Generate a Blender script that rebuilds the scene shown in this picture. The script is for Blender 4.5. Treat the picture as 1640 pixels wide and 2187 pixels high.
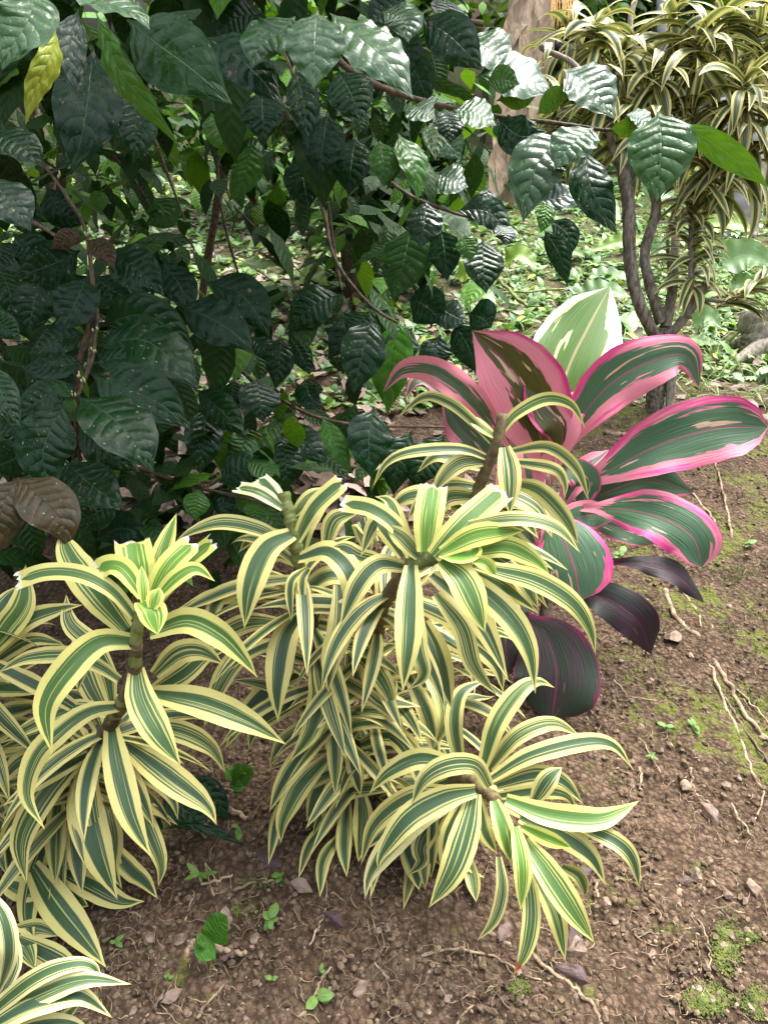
import bpy, math
import numpy as np
from mathutils import Vector, Matrix
R = math.radians
rs = np.random.RandomState(7)
for o in list(bpy.data.objects): bpy.data.objects.remove(o)
SC = bpy.context.scene
COL = SC.collection
# ------------------------------------------------------------------ camera
CAMZ = 1.35; PITCH = R(32); FPX = 1621.0
cd = bpy.data.cameras.new("camera"); cam = bpy.data.objects.new("camera", cd); COL.objects.link(cam)
cam.location = (0, 0, CAMZ); cam.rotation_euler = (R(90) - PITCH, 0, 0)
cd.sensor_fit = 'VERTICAL'; cd.angle = 2 * math.atan(1093.5 / FPX); cd.clip_start = 0.02; cd.clip_end = 500
SC.camera = cam
# ------------------------------------------------------------------ light
SUN_EL = R(60); SUN_ROT = R(40)
w = bpy.data.worlds.new("World"); SC.world = w; w.use_nodes = True
nt = w.node_tree; bg = nt.nodes['Background']
sky = nt.nodes.new('ShaderNodeTexSky'); sky.sky_type = 'NISHITA'; sky.sun_disc = False
sky.sun_elevation = SUN_EL; sky.sun_rotation = SUN_ROT; sky.dust_density = 3; sky.air_density = 1.0
hs = nt.nodes.new('ShaderNodeHueSaturation'); hs.inputs['Saturation'].default_value = 0.36
nt.links.new(sky.outputs[0], hs.inputs['Color']); tcw = nt.nodes.new('ShaderNodeTexCoord'); sx = nt.nodes.new('ShaderNodeSeparateXYZ'); mr = nt.nodes.new('ShaderNodeMapRange'); mr.interpolation_type = 'SMOOTHSTEP'
nt.links.new(tcw.outputs['Generated'], sx.inputs[0]); nt.links.new(sx.outputs[2], mr.inputs[0]); mr.inputs[1].default_value = .05; mr.inputs[2].default_value = .85; mr.inputs[3].default_value = .16; mr.inputs[4].default_value = 3.1
vm = nt.nodes.new('ShaderNodeVectorMath'); vm.operation = 'SCALE'; nt.links.new(hs.outputs[0], vm.inputs[0]); nt.links.new(mr.outputs[0], vm.inputs['Scale'])   # overcast: the zenith is brighter than the horizon
nt.links.new(vm.outputs[0], bg.inputs[0]); bg.inputs[1].default_value = 0.13
sd = bpy.data.lights.new("sun", 'SUN'); sd.energy = 2.0; sd.angle = R(22); sd.color = (1, .97, .92)
so = bpy.data.objects.new("sun", sd); COL.objects.link(so)
# sun direction: azimuth measured like the sky (rotation from +Y towards +X): ahead and to the right, high
sdir = Vector((math.sin(SUN_ROT) * math.cos(SUN_EL), math.cos(SUN_ROT) * math.cos(SUN_EL), math.sin(SUN_EL)))
so.rotation_euler = sdir.to_track_quat('Z', 'Y').to_euler()
SC.view_settings.view_transform = 'Standard'; SC.view_settings.look = 'None'; SC.view_settings.gamma = 1
SC.view_settings.exposure = 1.3
# ------------------------------------------------------------------ pixels to points
C0 = np.array([0, 0, CAMZ]); FW = np.array([0, math.cos(PITCH), -math.sin(PITCH)]); UP = np.array([0, math.sin(PITCH), math.cos(PITCH)]); RT = np.array([1., 0, 0])
def P(x, y, d):
    return C0 + d * (RT * (x - 820) / FPX + UP * (1093.5 - y) / FPX + FW)
def gz(x, y):
    x = np.asarray(x, float); y = np.asarray(y, float)
    z = .012 * np.sin(3.1 * x + 1.7 * y) + .010 * np.sin(5.3 * y - 2.2 * x + 1) + .006 * np.sin(9.7 * x + 4 * y) * np.cos(8 * y)
    z = z + .0035 * np.sin(31 * x + 9 * np.sin(17 * y)) * np.sin(27 * y + 7 * np.sin(13 * x))
    far = np.clip((y - 5) / 12, 0, 1)
    return z + far * far * 0.9
def G(x, y, lift=0):
    d = RT * (x - 820) / FPX + UP * (1093.5 - y) / FPX + FW
    t = -CAMZ / d[2] if d[2] < -.02 else 30
    for _ in range(8):
        p = C0 + t * d; h = p[2] - float(gz(p[0], p[1])); t += h / max(.05, -d[2]) * .9
        t = min(max(t, .3), 40)
    p = C0 + t * d; p[2] = float(gz(p[0], p[1])) + lift
    return p
def nrm(v):
    v = np.asarray(v, float); return v / np.maximum(1e-9, np.linalg.norm(v, axis=-1, keepdims=True))
def crom(pts, n):
    pts = np.asarray(pts, float)
    if len(pts) == 1: return np.repeat(pts, n, 0)
    a = np.vstack([2 * pts[0] - pts[1], pts, 2 * pts[-1] - pts[-2]])
    L = np.concatenate([[0], np.cumsum(np.linalg.norm(np.diff(pts, axis=0), axis=1))]); L /= max(L[-1], 1e-9)
    q = np.linspace(0, 1, n); i = np.clip(np.searchsorted(L, q, 'right') - 1, 0, len(pts) - 2); t = ((q - L[i]) / np.maximum(1e-9, L[i + 1] - L[i]))[:, None]
    p0, p1, p2, p3 = a[i], a[i + 1], a[i + 2], a[i + 3]
    return .5 * (2 * p1 + (p2 - p0) * t + (2 * p0 - 5 * p1 + 4 * p2 - p3) * t * t + (3 * p1 - p0 - 3 * p2 + p3) * t ** 3)
# ------------------------------------------------------------------ mesh building
class MB:
    def __init__(s): s.V = []; s.F = []; s.U = []; s.A = []; s.B = []; s.n = 0; s.S = []
    def add(s, V, F, U=None, A=(0, 0, 0), B=(0, 0, 0)):
        V = np.asarray(V, float); k = len(V)
        s.V.append(V); s.S.append(np.full(len(F), F.shape[1])); s.F.append((np.asarray(F) + s.n)); s.U.append(np.zeros((k, 2)) if U is None else U)
        s.A.append(np.tile(np.array(A, float), (k, 1))); s.B.append(np.tile(np.array(B, float), (k, 1))); s.n += k
    def mesh(s, name, mat, smooth=True):
        V = np.vstack(s.V); idx = np.concatenate([f.ravel() for f in s.F]); tot = np.concatenate(s.S)
        st = np.concatenate([[0], np.cumsum(tot)[:-1]])
        me = bpy.data.meshes.new(name); me.vertices.add(len(V)); me.vertices.foreach_set('co', V.ravel().astype(np.float32))
        me.loops.add(len(idx)); me.loops.foreach_set('vertex_index', idx.astype(np.int32))
        me.polygons.add(len(tot)); me.polygons.foreach_set('loop_start', st.astype(np.int32)); me.polygons.foreach_set('loop_total', tot.astype(np.int32))
        me.polygons.foreach_set('use_smooth', np.full(len(tot), smooth))
        me.update(calc_edges=True)
        uv = me.uv_layers.new(name='UVMap'); U = np.vstack(s.U); uv.data.foreach_set('uv', U[idx].ravel().astype(np.float32))
        for nm, X in (('lp', s.A), ('lq', s.B)):
            at = me.attributes.new(nm, 'FLOAT_VECTOR', 'POINT'); at.data.foreach_set('vector', np.vstack(X).ravel().astype(np.float32))
        me.materials.append(mat); return me
    def build(s, name, mat, parent=None, smooth=True):
        me = s.mesh(name, mat, smooth)
        o = bpy.data.objects.new(name, me); COL.objects.link(o)
        if parent is not None:
            o.parent = parent; off = Vector((0, 0, 0)); q = parent
            while q is not None: off += q.location; q = q.parent
            me.transform(Matrix.Translation(-off))
        return o
def tag(o, label=None, cat=None, group=None, kind=None):
    if label: o['label'] = label
    if cat: o['category'] = cat
    if group: o['group'] = group
    if kind: o['kind'] = kind
    return o
def thing(name, label, cat, loc, group=None):
    o = bpy.data.objects.new(name, None); COL.objects.link(o); o.location = Vector([float(c) for c in loc]); o.empty_display_size = .05
    return tag(o, label, cat, group)
# ------------------------------------------------------------------ shapes
PR = {
 'drac': ([0, .08, .25, .42, .58, .73, .86, .94, 1], [.48, .60, .88, 1, .95, .72, .38, .14, .0]),
 'drac_cut': ([0, .1, .3, .5, .8, 1], [.55, .66, .9, 1, 1, .95]),
 'coffee': ([0, .06, .14, .26, .42, .57, .72, .83, .90, .95, 1], [.03, .08, .42, .84, 1, .96, .72, .42, .20, .09, 0]),
 'cord': ([0, .12, .25, .4, .56, .70, .82, .92, 1], [.14, .22, .58, .90, 1, .90, .66, .30, 0]),
 'cordr': ([0, .12, .25, .4, .56, .72, .86, .95, 1], [.14, .20, .48, .80, .97, 1, .86, .5, 0]),
 'weed': ([0, .15, .4, .7, 1], [.1, .7, 1, .7, 0]),
 'heart': ([0, .05, .15, .3, .5, .7, .88, 1], [.35, .75, 1, .98, .8, .5, .2, 0]),
 'round': ([0, .08, .3, .6, .85, 1], [.1, .6, 1, 1, .6, 0]),
}
def leaf(spine, width, prof='drac', nref=None, wdir=None, nu=6, nv=18, fold=.18, wave=0., wfreq=6, tilt=0., twist=0., curl=0., comp=True, ragged=0.):
    sp = crom(spine, nv + 1); t = nrm(np.gradient(sp, axis=0)); s = np.linspace(0, 1, nv + 1)
    if wdir is not None: W = np.tile(nrm(wdir), (nv + 1, 1)); W = nrm(W - t * (W * t).sum(1)[:, None])
    else:
        W = np.cross(t, nref); 
        W = nrm(W)
        for i in range(1, len(W)):
            if (W[i] * W[i - 1]).sum() < 0: W[i] *= -1
        for _ in range(2): W[1:-1] = nrm(W[:-2] + 2 * W[1:-1] + W[2:])
    N = np.cross(W, t)
    ang = (tilt + twist * (s - .35))[:, None]
    W2 = W * np.cos(ang) + N * np.sin(ang); N2 = N * np.cos(ang) - W * np.sin(ang)
    if comp and nref is not None:
        vv = nrm(sp - C0); side = np.cross(t, vv); side = nrm(side); c = np.abs((W2 * side).sum(1)); width = width / np.clip(c.mean(), .5, 1)
    wp = np.interp(s, *PR[prof]); hw = width / 2 * wp
    u = np.linspace(-1, 1, nu + 1)
    ph = rs.rand(2) * 6.28; L = np.linalg.norm(np.diff(sp, axis=0), axis=1).sum()
    V = np.zeros((nv + 1, nu + 1, 3))
    for j, uu in enumerate(u):
        off = fold * abs(uu) * hw * (1 - .55 * s) + curl * uu * uu * hw
        if wave: off = off + wave * L * abs(uu) ** 2 * np.sin(wfreq * 6.28 * s + ph[int(uu > 0)]) * np.minimum(1, wp * 1.2) 
        V[:, j] = sp + W2 * (uu * hw)[:, None] + N2 * off[:, None]
    if ragged: V[-1] += t[-1] * (rs.rand(nu + 1)[:, None] - .6) * ragged
    V = V.reshape(-1, 3)
    i, j = np.meshgrid(np.arange(nv), np.arange(nu), indexing='ij'); a = (i * (nu + 1) + j).ravel()
    F = np.stack([a, a + 1, a + nu + 2, a + nu + 1], 1)
    U = np.stack(np.meshgrid((u + 1) / 2, s), -1).reshape(-1, 2)
    return V, F, U
def tube(pts, rad, n=9, seg=None, rings=0, noise=0.):
    pts = np.asarray(pts, float); seg = seg or max(6, len(pts) * 5); sp = crom(pts, seg)
    r = np.interp(np.linspace(0, 1, seg), np.linspace(0, 1, len(np.atleast_1d(rad))), np.atleast_1d(rad)) if np.ndim(rad) else np.full(seg, rad)
    if rings: r = r * (1 + .10 * np.sin(np.arange(seg) * 6.28 * rings / seg) ** 3)
    t = nrm(np.gradient(sp, axis=0)); a = np.array([0.31, .87, .38]); X = nrm(np.cross(t, a)); Y = np.cross(t, X)
    th = np.arange(n) / n * 6.2832
    nz = 1 + noise * (rs.rand(seg, n) - .5)
    V = sp[:, None] + (X[:, None] * np.cos(th)[None, :, None] + Y[:, None] * np.sin(th)[None, :, None]) * (r[:, None] * nz)[:, :, None]
    V = V.reshape(-1, 3); i, j = np.meshgrid(np.arange(seg - 1), np.arange(n), indexing='ij'); a0 = (i * n + j).ravel(); b0 = (i * n + (j + 1) % n).ravel()
    F = np.stack([a0, b0, b0 + n, a0 + n], 1)
    k = len(V); V = np.vstack([V, sp[0], sp[-1]]); 
    j = np.arange(n); e0 = np.stack([(j + 1) % n, j, np.full(n, k), np.full(n, k)], 1); b = (seg - 1) * n
    e1 = np.stack([b + j, b + (j + 1) % n, np.full(n, k + 1), np.full(n, k + 1)], 1)
    U = np.zeros((len(V), 2)); U[:k, 0] = np.tile(th / 6.28, seg); U[:k, 1] = np.repeat(np.linspace(0, 1, seg), n); U[k] = (0, 0); U[k + 1] = (.5, 1)
    return V, F, U, e0[:, :3], e1[:, :3]
def add_tube(mb, pts, rad, A=(0, 0, 0), **k):
    V, F, U, e0, e1 = tube(pts, rad, **k)
    s0 = mb.n; mb.add(V, F, U, A)
    for e in (e0, e1): mb.F.append(e + s0); mb.S.append(np.full(len(e), 3))
def ico(sub):
    import bmesh
    b = bmesh.new(); bmesh.ops.create_icosphere(b, subdivisions=sub, radius=1); V = np.array([v.co[:] for v in b.verts]); F = np.array([[v.index for v in f.verts] for f in b.faces]); b.free(); return V, F
ICO = {k: ico(k) for k in (1, 2, 3)}
def stone(c, r, sub=2, flat=.65, jag=.25, rot=None):
    V, F = ICO[sub]; V = V.copy()
    for _ in range(9):
        d = nrm(rs.randn(3)); h = .42 + .35 * rs.rand(); q = V @ d; V -= np.outer(np.maximum(0, q - h), d)
    V *= 1 + jag * (rs.rand(len(V), 1) - .5) * .5
    V *= np.array([1, .65 + .35 * rs.rand(), flat]); a = rs.rand() * 6.28; M = np.array([[math.cos(a), -math.sin(a), 0], [math.sin(a), math.cos(a), 0], [0, 0, 1]])
    return V @ M.T * r + c, F
# ------------------------------------------------------------------ materials
def newmat(name):
    m = bpy.data.materials.new(name); m.use_nodes = True; n = m.node_tree; b = n.nodes['Principled BSDF']; return m, n, b
class N:
    def __init__(s, nt): s.nt = nt
    def node(s, t, **k):
        n = s.nt.nodes.new(t)
        for a, v in k.items(): setattr(n, a, v)
        return n
    def _in(s, sock, v):
        if v is None: return
        if isinstance(v, bpy.types.NodeSocket): s.nt.links.new(v, sock)
        else: sock.default_value = v
    def m(s, op, a, b=None, c=None, clamp=False):
        n = s.node('ShaderNodeMath', operation=op); n.use_clamp = clamp; s._in(n.inputs[0], a); s._in(n.inputs[1], b)
        if c is not None: s._in(n.inputs[2], c)
        return n.outputs[0]
    def mix(s, f, a, b):
        n = s.node('ShaderNodeMix', data_type='RGBA'); s._in(n.inputs[0], f); s._in(n.inputs[6], a if isinstance(a, bpy.types.NodeSocket) else (*a, 1)); s._in(n.inputs[7], b if isinstance(b, bpy.types.NodeSocket) else (*b, 1)); return n.outputs[2]
    def vec(s, x, y, z=0.):
        n = s.node('ShaderNodeCombineXYZ'); s._in(n.inputs[0], x); s._in(n.inputs[1], y); s._in(n.inputs[2], z); return n.outputs[0]
    def sep(s, v):
        n = s.node('ShaderNodeSeparateXYZ'); s._in(n.inputs[0], v); return n.outputs
    def noise(s, v, sc=1., det=2., rough=.5, dist=0.):
        n = s.node('ShaderNodeTexNoise'); s._in(n.inputs['Vector'], v); n.inputs['Scale'].default_value = sc; n.inputs['Detail'].default_value = det; n.inputs['Roughness'].default_value = rough; n.inputs['Distortion'].default_value = dist; return n.outputs[0]
    def ss(s, x, a, b):
        n = s.node('ShaderNodeMapRange', interpolation_type='SMOOTHSTEP'); s._in(n.inputs[0], x); n.inputs[1].default_value = a; n.inputs[2].default_value = b; return n.outputs[0]
    def leafin(s):
        uv = s.sep(s.node('ShaderNodeUVMap').outputs[0]); lp = s.sep(s.node('ShaderNodeAttribute', attribute_name='lp').outputs['Vector']); lq = s.sep(s.node('ShaderNodeAttribute', attribute_name='lq').outputs['Vector'])
        uc = s.m('SUBTRACT', s.m('MULTIPLY', uv[0], 2.), 1.)
        return uc, s.m('ABSOLUTE', uc), uv[1], lp, lq
    def bump(s, h, st=.3, dist=.01):
        n = s.node('ShaderNodeBump'); n.inputs['Strength'].default_value = st; n.inputs['Distance'].default_value = dist; s._in(n.inputs['Height'], h); return n.outputs[0]
def finish_leaf(n, b, col, trans, tcol, nb=None):
    nt = n.nt; n._in(b.inputs['Base Color'], col)
    if nb: nt.links.new(nb, b.inputs['Normal'])
    t = n.node('ShaderNodeBsdfTranslucent'); n._in(t.inputs[0], tcol)
    mx = n.node('ShaderNodeMixShader'); mx.inputs[0].default_value = trans
    nt.links.new(b.outputs[0], mx.inputs[1]); nt.links.new(t.outputs[0], mx.inputs[2]); nt.links.new(mx.outputs[0], nt.nodes['Material Output'].inputs[0])
def mat_drac(name='variegated_leaf', far=False):
    m, nt, b = newmat(name); n = N(nt); u, a, v, lp, lq = n.leafin()   # lp: random, young, pale ; lq: cut, red, -
    r = lp[0]; uo = n.m('ADD', u, n.m('MULTIPLY', r, 40.))
    st = n.noise(n.vec(n.m('MULTIPLY', uo, 9.), n.m('MULTIPLY', v, .7), r), 1., 1.5, .6)
    fine = n.noise(n.vec(n.m('MULTIPLY', uo, 26.), n.m('MULTIPLY', v, 1.2), r), 1., 2.)
    edge = n.m('SUBTRACT', n.m('ADD', a, n.m('MULTIPLY', n.m('SUBTRACT', n.noise(n.vec(n.m('MULTIPLY', uo, 3.), n.m('MULTIPLY', v, 2.5), 3.)), .5), .16)), n.m('MULTIPLY', n.m('SUBTRACT', r, .35), .22))
    edge = n.m('ADD', edge, n.m('MULTIPLY', n.ss(v, .86, 1.), .5))
    marg = n.ss(edge, .48, .56)
    green = n.mix(fine, (.014, .038, .022), (.060, .110, .056))
    green = n.mix(n.m('MULTIPLY', n.ss(st, .50, .62), .4), green, (.10, .17, .065))
    green = n.mix(n.m('MULTIPLY', lp[1], .75), green, n.mix(fine, (.07, .22, .012), (.20, .38, .035)))
    lines = n.m('MULTIPLY', n.ss(st, .60, .66), .8)
    yel = n.mix(fine, (.57, .49, .15), (.67, .60, .24)); yel = n.mix(lp[1], yel, (.62, .62, .15))
    yel = n.mix(lp[2], yel, (.78, .77, .52))
    inner = n.m('MULTIPLY', n.ss(a, .36, .42), n.m('SUBTRACT', 1., n.ss(a, .44, .50)))
    green = n.mix(n.m('MAXIMUM', lines, n.m('MULTIPLY', inner, n.ss(r, .3, .6))), green, n.mix(.3, yel, (.3, .42, .12)))
    col = n.mix(marg, green, yel)
    tipw = n.ss(v, .955, .985)
    col = n.mix(n.m('MULTIPLY', lq[0], tipw), col, (.85, .85, .8))
    red = n.m('MULTIPLY', lq[1], n.m('MULTIPLY', n.ss(v, .82, .88), n.ss(n.noise(n.vec(n.m('MULTIPLY', u, 1.4), n.m('MULTIPLY', v, 14.), 1.)), .45, .55)))
    col = n.mix(red, col, (.3, .03, .02))
    dead = n.m('MULTIPLY', n.ss(v, .955, .99), n.ss(r, .25, .5)); col = n.mix(n.m('MULTIPLY', dead, .8), col, (.30, .17, .06))
    sp = n.noise(n.vec(n.m('MULTIPLY', uo, 12.), n.m('MULTIPLY', v, 60.), r), 1., 1.); col = n.mix(n.m('MULTIPLY', n.ss(sp, .72, .76), .7), col, (.25, .12, .05))
    col = n.mix(lq[2], col, n.mix(fine, (.10, .055, .025), (.30, .19, .10)))
    b.inputs['Roughness'].default_value = .42; b.inputs['Specular IOR Level'].default_value = .3
    nb = n.bump(n.m('ADD', n.m('MULTIPLY', fine, .5), n.m('MULTIPLY', n.noise(n.vec(n.m('MULTIPLY', uo, 55.), v, r)), .35)), .25, .002)
    finish_leaf(n, b, col, .16, n.mix(.3, col, (.5, .6, .1)), None if far else nb); return m
def mat_coffee():
    m, nt, b = newmat('glossy_dark_leaf'); n = N(nt); u, a, v, lp, lq = n.leafin()   # lp: random, light (own pale green plus painted sheen and backlight), brown ; lq: yellow, -, -
    r = lp[0]
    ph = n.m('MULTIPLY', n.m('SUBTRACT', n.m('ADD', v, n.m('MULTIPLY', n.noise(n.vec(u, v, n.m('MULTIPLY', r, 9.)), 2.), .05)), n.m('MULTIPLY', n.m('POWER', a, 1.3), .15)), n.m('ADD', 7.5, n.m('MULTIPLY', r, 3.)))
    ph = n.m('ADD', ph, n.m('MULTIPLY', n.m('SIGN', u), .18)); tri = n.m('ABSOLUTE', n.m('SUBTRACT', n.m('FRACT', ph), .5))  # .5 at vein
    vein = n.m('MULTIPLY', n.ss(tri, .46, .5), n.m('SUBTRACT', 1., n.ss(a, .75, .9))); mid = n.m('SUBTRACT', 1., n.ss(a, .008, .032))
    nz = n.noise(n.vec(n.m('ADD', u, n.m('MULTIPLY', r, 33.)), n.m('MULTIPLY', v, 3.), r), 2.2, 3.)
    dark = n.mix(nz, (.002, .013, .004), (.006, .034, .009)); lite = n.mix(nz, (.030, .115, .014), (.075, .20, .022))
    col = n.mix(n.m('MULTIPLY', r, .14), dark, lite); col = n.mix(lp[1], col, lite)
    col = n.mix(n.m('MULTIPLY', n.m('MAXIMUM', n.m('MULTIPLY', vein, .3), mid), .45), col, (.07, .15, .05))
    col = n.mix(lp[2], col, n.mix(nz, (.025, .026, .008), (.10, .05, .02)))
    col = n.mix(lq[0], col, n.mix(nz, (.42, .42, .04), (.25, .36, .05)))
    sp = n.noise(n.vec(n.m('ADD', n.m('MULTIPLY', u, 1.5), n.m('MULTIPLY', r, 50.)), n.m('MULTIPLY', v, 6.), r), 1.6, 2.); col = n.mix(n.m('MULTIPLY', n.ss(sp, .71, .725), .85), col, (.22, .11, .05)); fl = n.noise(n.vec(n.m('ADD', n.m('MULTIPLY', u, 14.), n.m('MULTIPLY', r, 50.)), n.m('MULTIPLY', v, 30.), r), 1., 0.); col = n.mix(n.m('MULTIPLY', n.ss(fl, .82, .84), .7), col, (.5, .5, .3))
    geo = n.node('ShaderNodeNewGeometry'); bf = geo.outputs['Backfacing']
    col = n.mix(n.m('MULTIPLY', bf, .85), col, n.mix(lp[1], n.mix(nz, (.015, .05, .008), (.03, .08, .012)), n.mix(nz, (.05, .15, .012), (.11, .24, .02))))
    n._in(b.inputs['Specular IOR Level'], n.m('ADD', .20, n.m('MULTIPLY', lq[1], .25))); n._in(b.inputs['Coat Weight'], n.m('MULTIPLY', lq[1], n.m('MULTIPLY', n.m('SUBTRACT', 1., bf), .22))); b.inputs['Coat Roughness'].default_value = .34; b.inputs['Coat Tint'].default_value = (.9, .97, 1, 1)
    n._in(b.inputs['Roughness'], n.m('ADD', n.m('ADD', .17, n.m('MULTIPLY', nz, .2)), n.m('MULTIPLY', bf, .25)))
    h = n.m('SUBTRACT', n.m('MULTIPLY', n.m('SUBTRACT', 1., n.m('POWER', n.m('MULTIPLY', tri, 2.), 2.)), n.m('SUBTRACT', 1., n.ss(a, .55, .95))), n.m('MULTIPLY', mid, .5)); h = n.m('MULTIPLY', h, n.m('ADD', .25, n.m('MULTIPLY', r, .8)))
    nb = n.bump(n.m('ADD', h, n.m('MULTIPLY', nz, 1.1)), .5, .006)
    finish_leaf(n, b, col, .14, n.mix(lp[1], (.018, .06, .004), (.22, .46, .01)), nb); return m  # backlit glow and dark interior leaves are set by per-leaf colour
def mat_cord():
    m, nt, b = newmat('pink_edged_leaf'); n = N(nt); u, a, v, lp, lq = n.leafin()   # lp: random, cream, purple ; lq: margin left, margin right, olive centre
    r = lp[0]; uo = n.m('ADD', u, n.m('MULTIPLY', r, 31.))
    st = n.noise(n.vec(n.m('MULTIPLY', uo, 2.6), n.m('ADD', n.m('MULTIPLY', v, 2.2), n.m('MULTIPLY', a, -1.3)), r), 1.3, 3., .6)
    fine = n.noise(n.vec(n.m('MULTIPLY', uo, 22.), n.m('SUBTRACT', n.m('MULTIPLY', v, 4.), n.m('MULTIPLY', a, 2.)), r), 1., 2.)
    right = n.m('GREATER_THAN', u, 0.); mw = n.m('ADD', n.m('MULTIPLY', right, lq[1]), n.m('MULTIPLY', n.m('SUBTRACT', 1., right), lq[0]))
    e = n.m('ADD', n.m('ADD', a, n.m('ADD', n.m('MULTIPLY', mw, 1.15), .07)), n.m('MULTIPLY', n.m('SUBTRACT', st, .5), 1.15)); e = n.m('ADD', e, n.m('MULTIPLY', n.m('SUBTRACT', 1., n.ss(v, .05, .30)), .9))
    mg = n.m('MAXIMUM', n.ss(e, 1., 1.05), n.ss(n.m('ADD', a, n.m('MULTIPLY', mw, .4)), .93, .96))
    green = n.mix(fine, (.036, .090, .042), (.080, .150, .075)); olive = n.mix(fine, (.045, .045, .012), (.10, .09, .02)); cg = n.mix(fine, (.045, .115, .014), (.10, .19, .028))
    green = n.mix(lq[2], green, olive); green = n.mix(lp[1], green, cg); green = n.mix(lp[2], green, n.mix(n.ss(n.noise(n.vec(n.m('MULTIPLY', u, 1.2), n.m('MULTIPLY', v, 2.), r), 1.), .35, .65), (.014, .022, .012), (.040, .014, .026)))
    pink = n.mix(n.noise(n.vec(n.m('MULTIPLY', u, 3.), n.m('MULTIPLY', v, 3.), r), 1., 2.), (.50, .010, .14), (.68, .10, .28)); pink = n.mix(n.m('MULTIPLY', n.ss(n.m('SUBTRACT', e, a), .25, .5), .4), pink, (.75, .45, .35))
    cream = n.mix(n.ss(a, .75, 1.), (.70, .68, .34), (.78, .60, .58)); mc = n.mix(lp[1], pink, cream); mc = n.mix(n.m('MINIMUM', n.m('MULTIPLY', lp[2], 1.1), 1.), mc, (.13, .008, .05))
    sk = n.noise(n.vec(n.m('MULTIPLY', uo, 5.), n.m('ADD', n.m('MULTIPLY', v, 3.), n.m('MULTIPLY', a, -1.6)), n.m('ADD', r, 4.)), 1., 2.); streak = n.m('MULTIPLY', n.ss(sk, .66, .69), n.m('SUBTRACT', .85, n.m('MULTIPLY', lp[2], .8)))
    green = n.mix(streak, green, n.mix(.5, cream, mc)); mid = n.m('SUBTRACT', 1., n.ss(a, .015, .045)); col = n.mix(mg, green, mc); col = n.mix(n.m('MULTIPLY', mid, n.m('SUBTRACT', .6, n.m('MULTIPLY', lp[2], .45))), col, n.mix(lp[1], (.35, .06, .14), (.5, .35, .2)))
    col = n.mix(n.m('MULTIPLY', fine, .22), col, (.9, .8, .75)) if False else col
    b.inputs['Roughness'].default_value = .42; b.inputs['Specular IOR Level'].default_value = .3
    nb = n.bump(n.m('ADD', fine, n.m('MULTIPLY', st, .6)), .35, .004)
    finish_leaf(n, b, col, .15, col, nb); return m
def mat_weed():
    m, nt, b = newmat('soft_green_leaf'); n = N(nt); u, a, v, lp, lq = n.leafin()   # lp random, yellow, pale
    col = n.mix(lp[0], (.035, .12, .02), (.15, .28, .05)); col = n.mix(lp[1], col, (.34, .46, .05)); col = n.mix(lp[2], col, (.22, .34, .15)); mid = n.m('SUBTRACT', 1., n.ss(a, .02, .08))
    col = n.mix(n.m('MULTIPLY', mid, .35), col, (.3, .42, .15)); nz = n.noise(n.vec(n.m('MULTIPLY', u, 2.), n.m('MULTIPLY', v, 4.), lp[0]), 2., 2.); col = n.mix(n.m('MULTIPLY', n.ss(nz, .55, .8), .4), col, (.03, .08, .02))
    b.inputs['Roughness'].default_value = .42; finish_leaf(n, b, col, .22, n.mix(.4, col, (.3, .5, .03)), n.bump(nz, .4, .004)); return m
def mat_dry():
    m, nt, b = newmat('dry_leaf'); n = N(nt); u, a, v, lp, lq = n.leafin()   # lp random, purple, pale
    nz = n.noise(n.vec(n.m('MULTIPLY', u, 2.), n.m('MULTIPLY', v, 4.), n.m('MULTIPLY', lp[0], 20.)), 2., 3.)
    col = n.mix(lp[0], (.09, .052, .034), (.36, .25, .18)); col = n.mix(lp[1], col, (.07, .035, .04)); col = n.mix(lp[2], col, (.55, .42, .34)); col = n.mix(n.m('MULTIPLY', nz, .55), col, (.06, .035, .02))
    b.inputs['Roughness'].default_value = .65; n._in(b.inputs['Base Color'], col); nt.links.new(n.bump(nz, .6, .004), b.inputs['Normal']); return m
def mat_rock(name, c1, c2, sc=40., rough=.85, bs=.5, zs=1.):
    m, nt, b = newmat(name); n = N(nt); tc = n.node('ShaderNodeTexCoord').outputs['Object']
    if zs != 1.: q_ = n.sep(tc); tc = n.vec(q_[0], q_[1], n.m('MULTIPLY', q_[2], zs))
    lp = n.sep(n.node('ShaderNodeAttribute', attribute_name='lp').outputs['Vector'])
    oi = n.node('ShaderNodeObjectInfo').outputs['Random']
    nz = n.noise(tc, sc, 4., .6); f = n.m('ADD', n.m('MULTIPLY', n.ss(nz, .35, .65), .6), n.m('MULTIPLY', n.m('FRACT', n.m('ADD', lp[0], oi)), .45), clamp=True)
    n._in(b.inputs['Base Color'], n.mix(f, c1, c2)); b.inputs['Roughness'].default_value = rough; b.inputs['Specular IOR Level'].default_value = .3
    nt.links.new(n.bump(n.noise(tc, sc * 2.5, 5., .65), bs, .004), b.inputs['Normal']); return m
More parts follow.
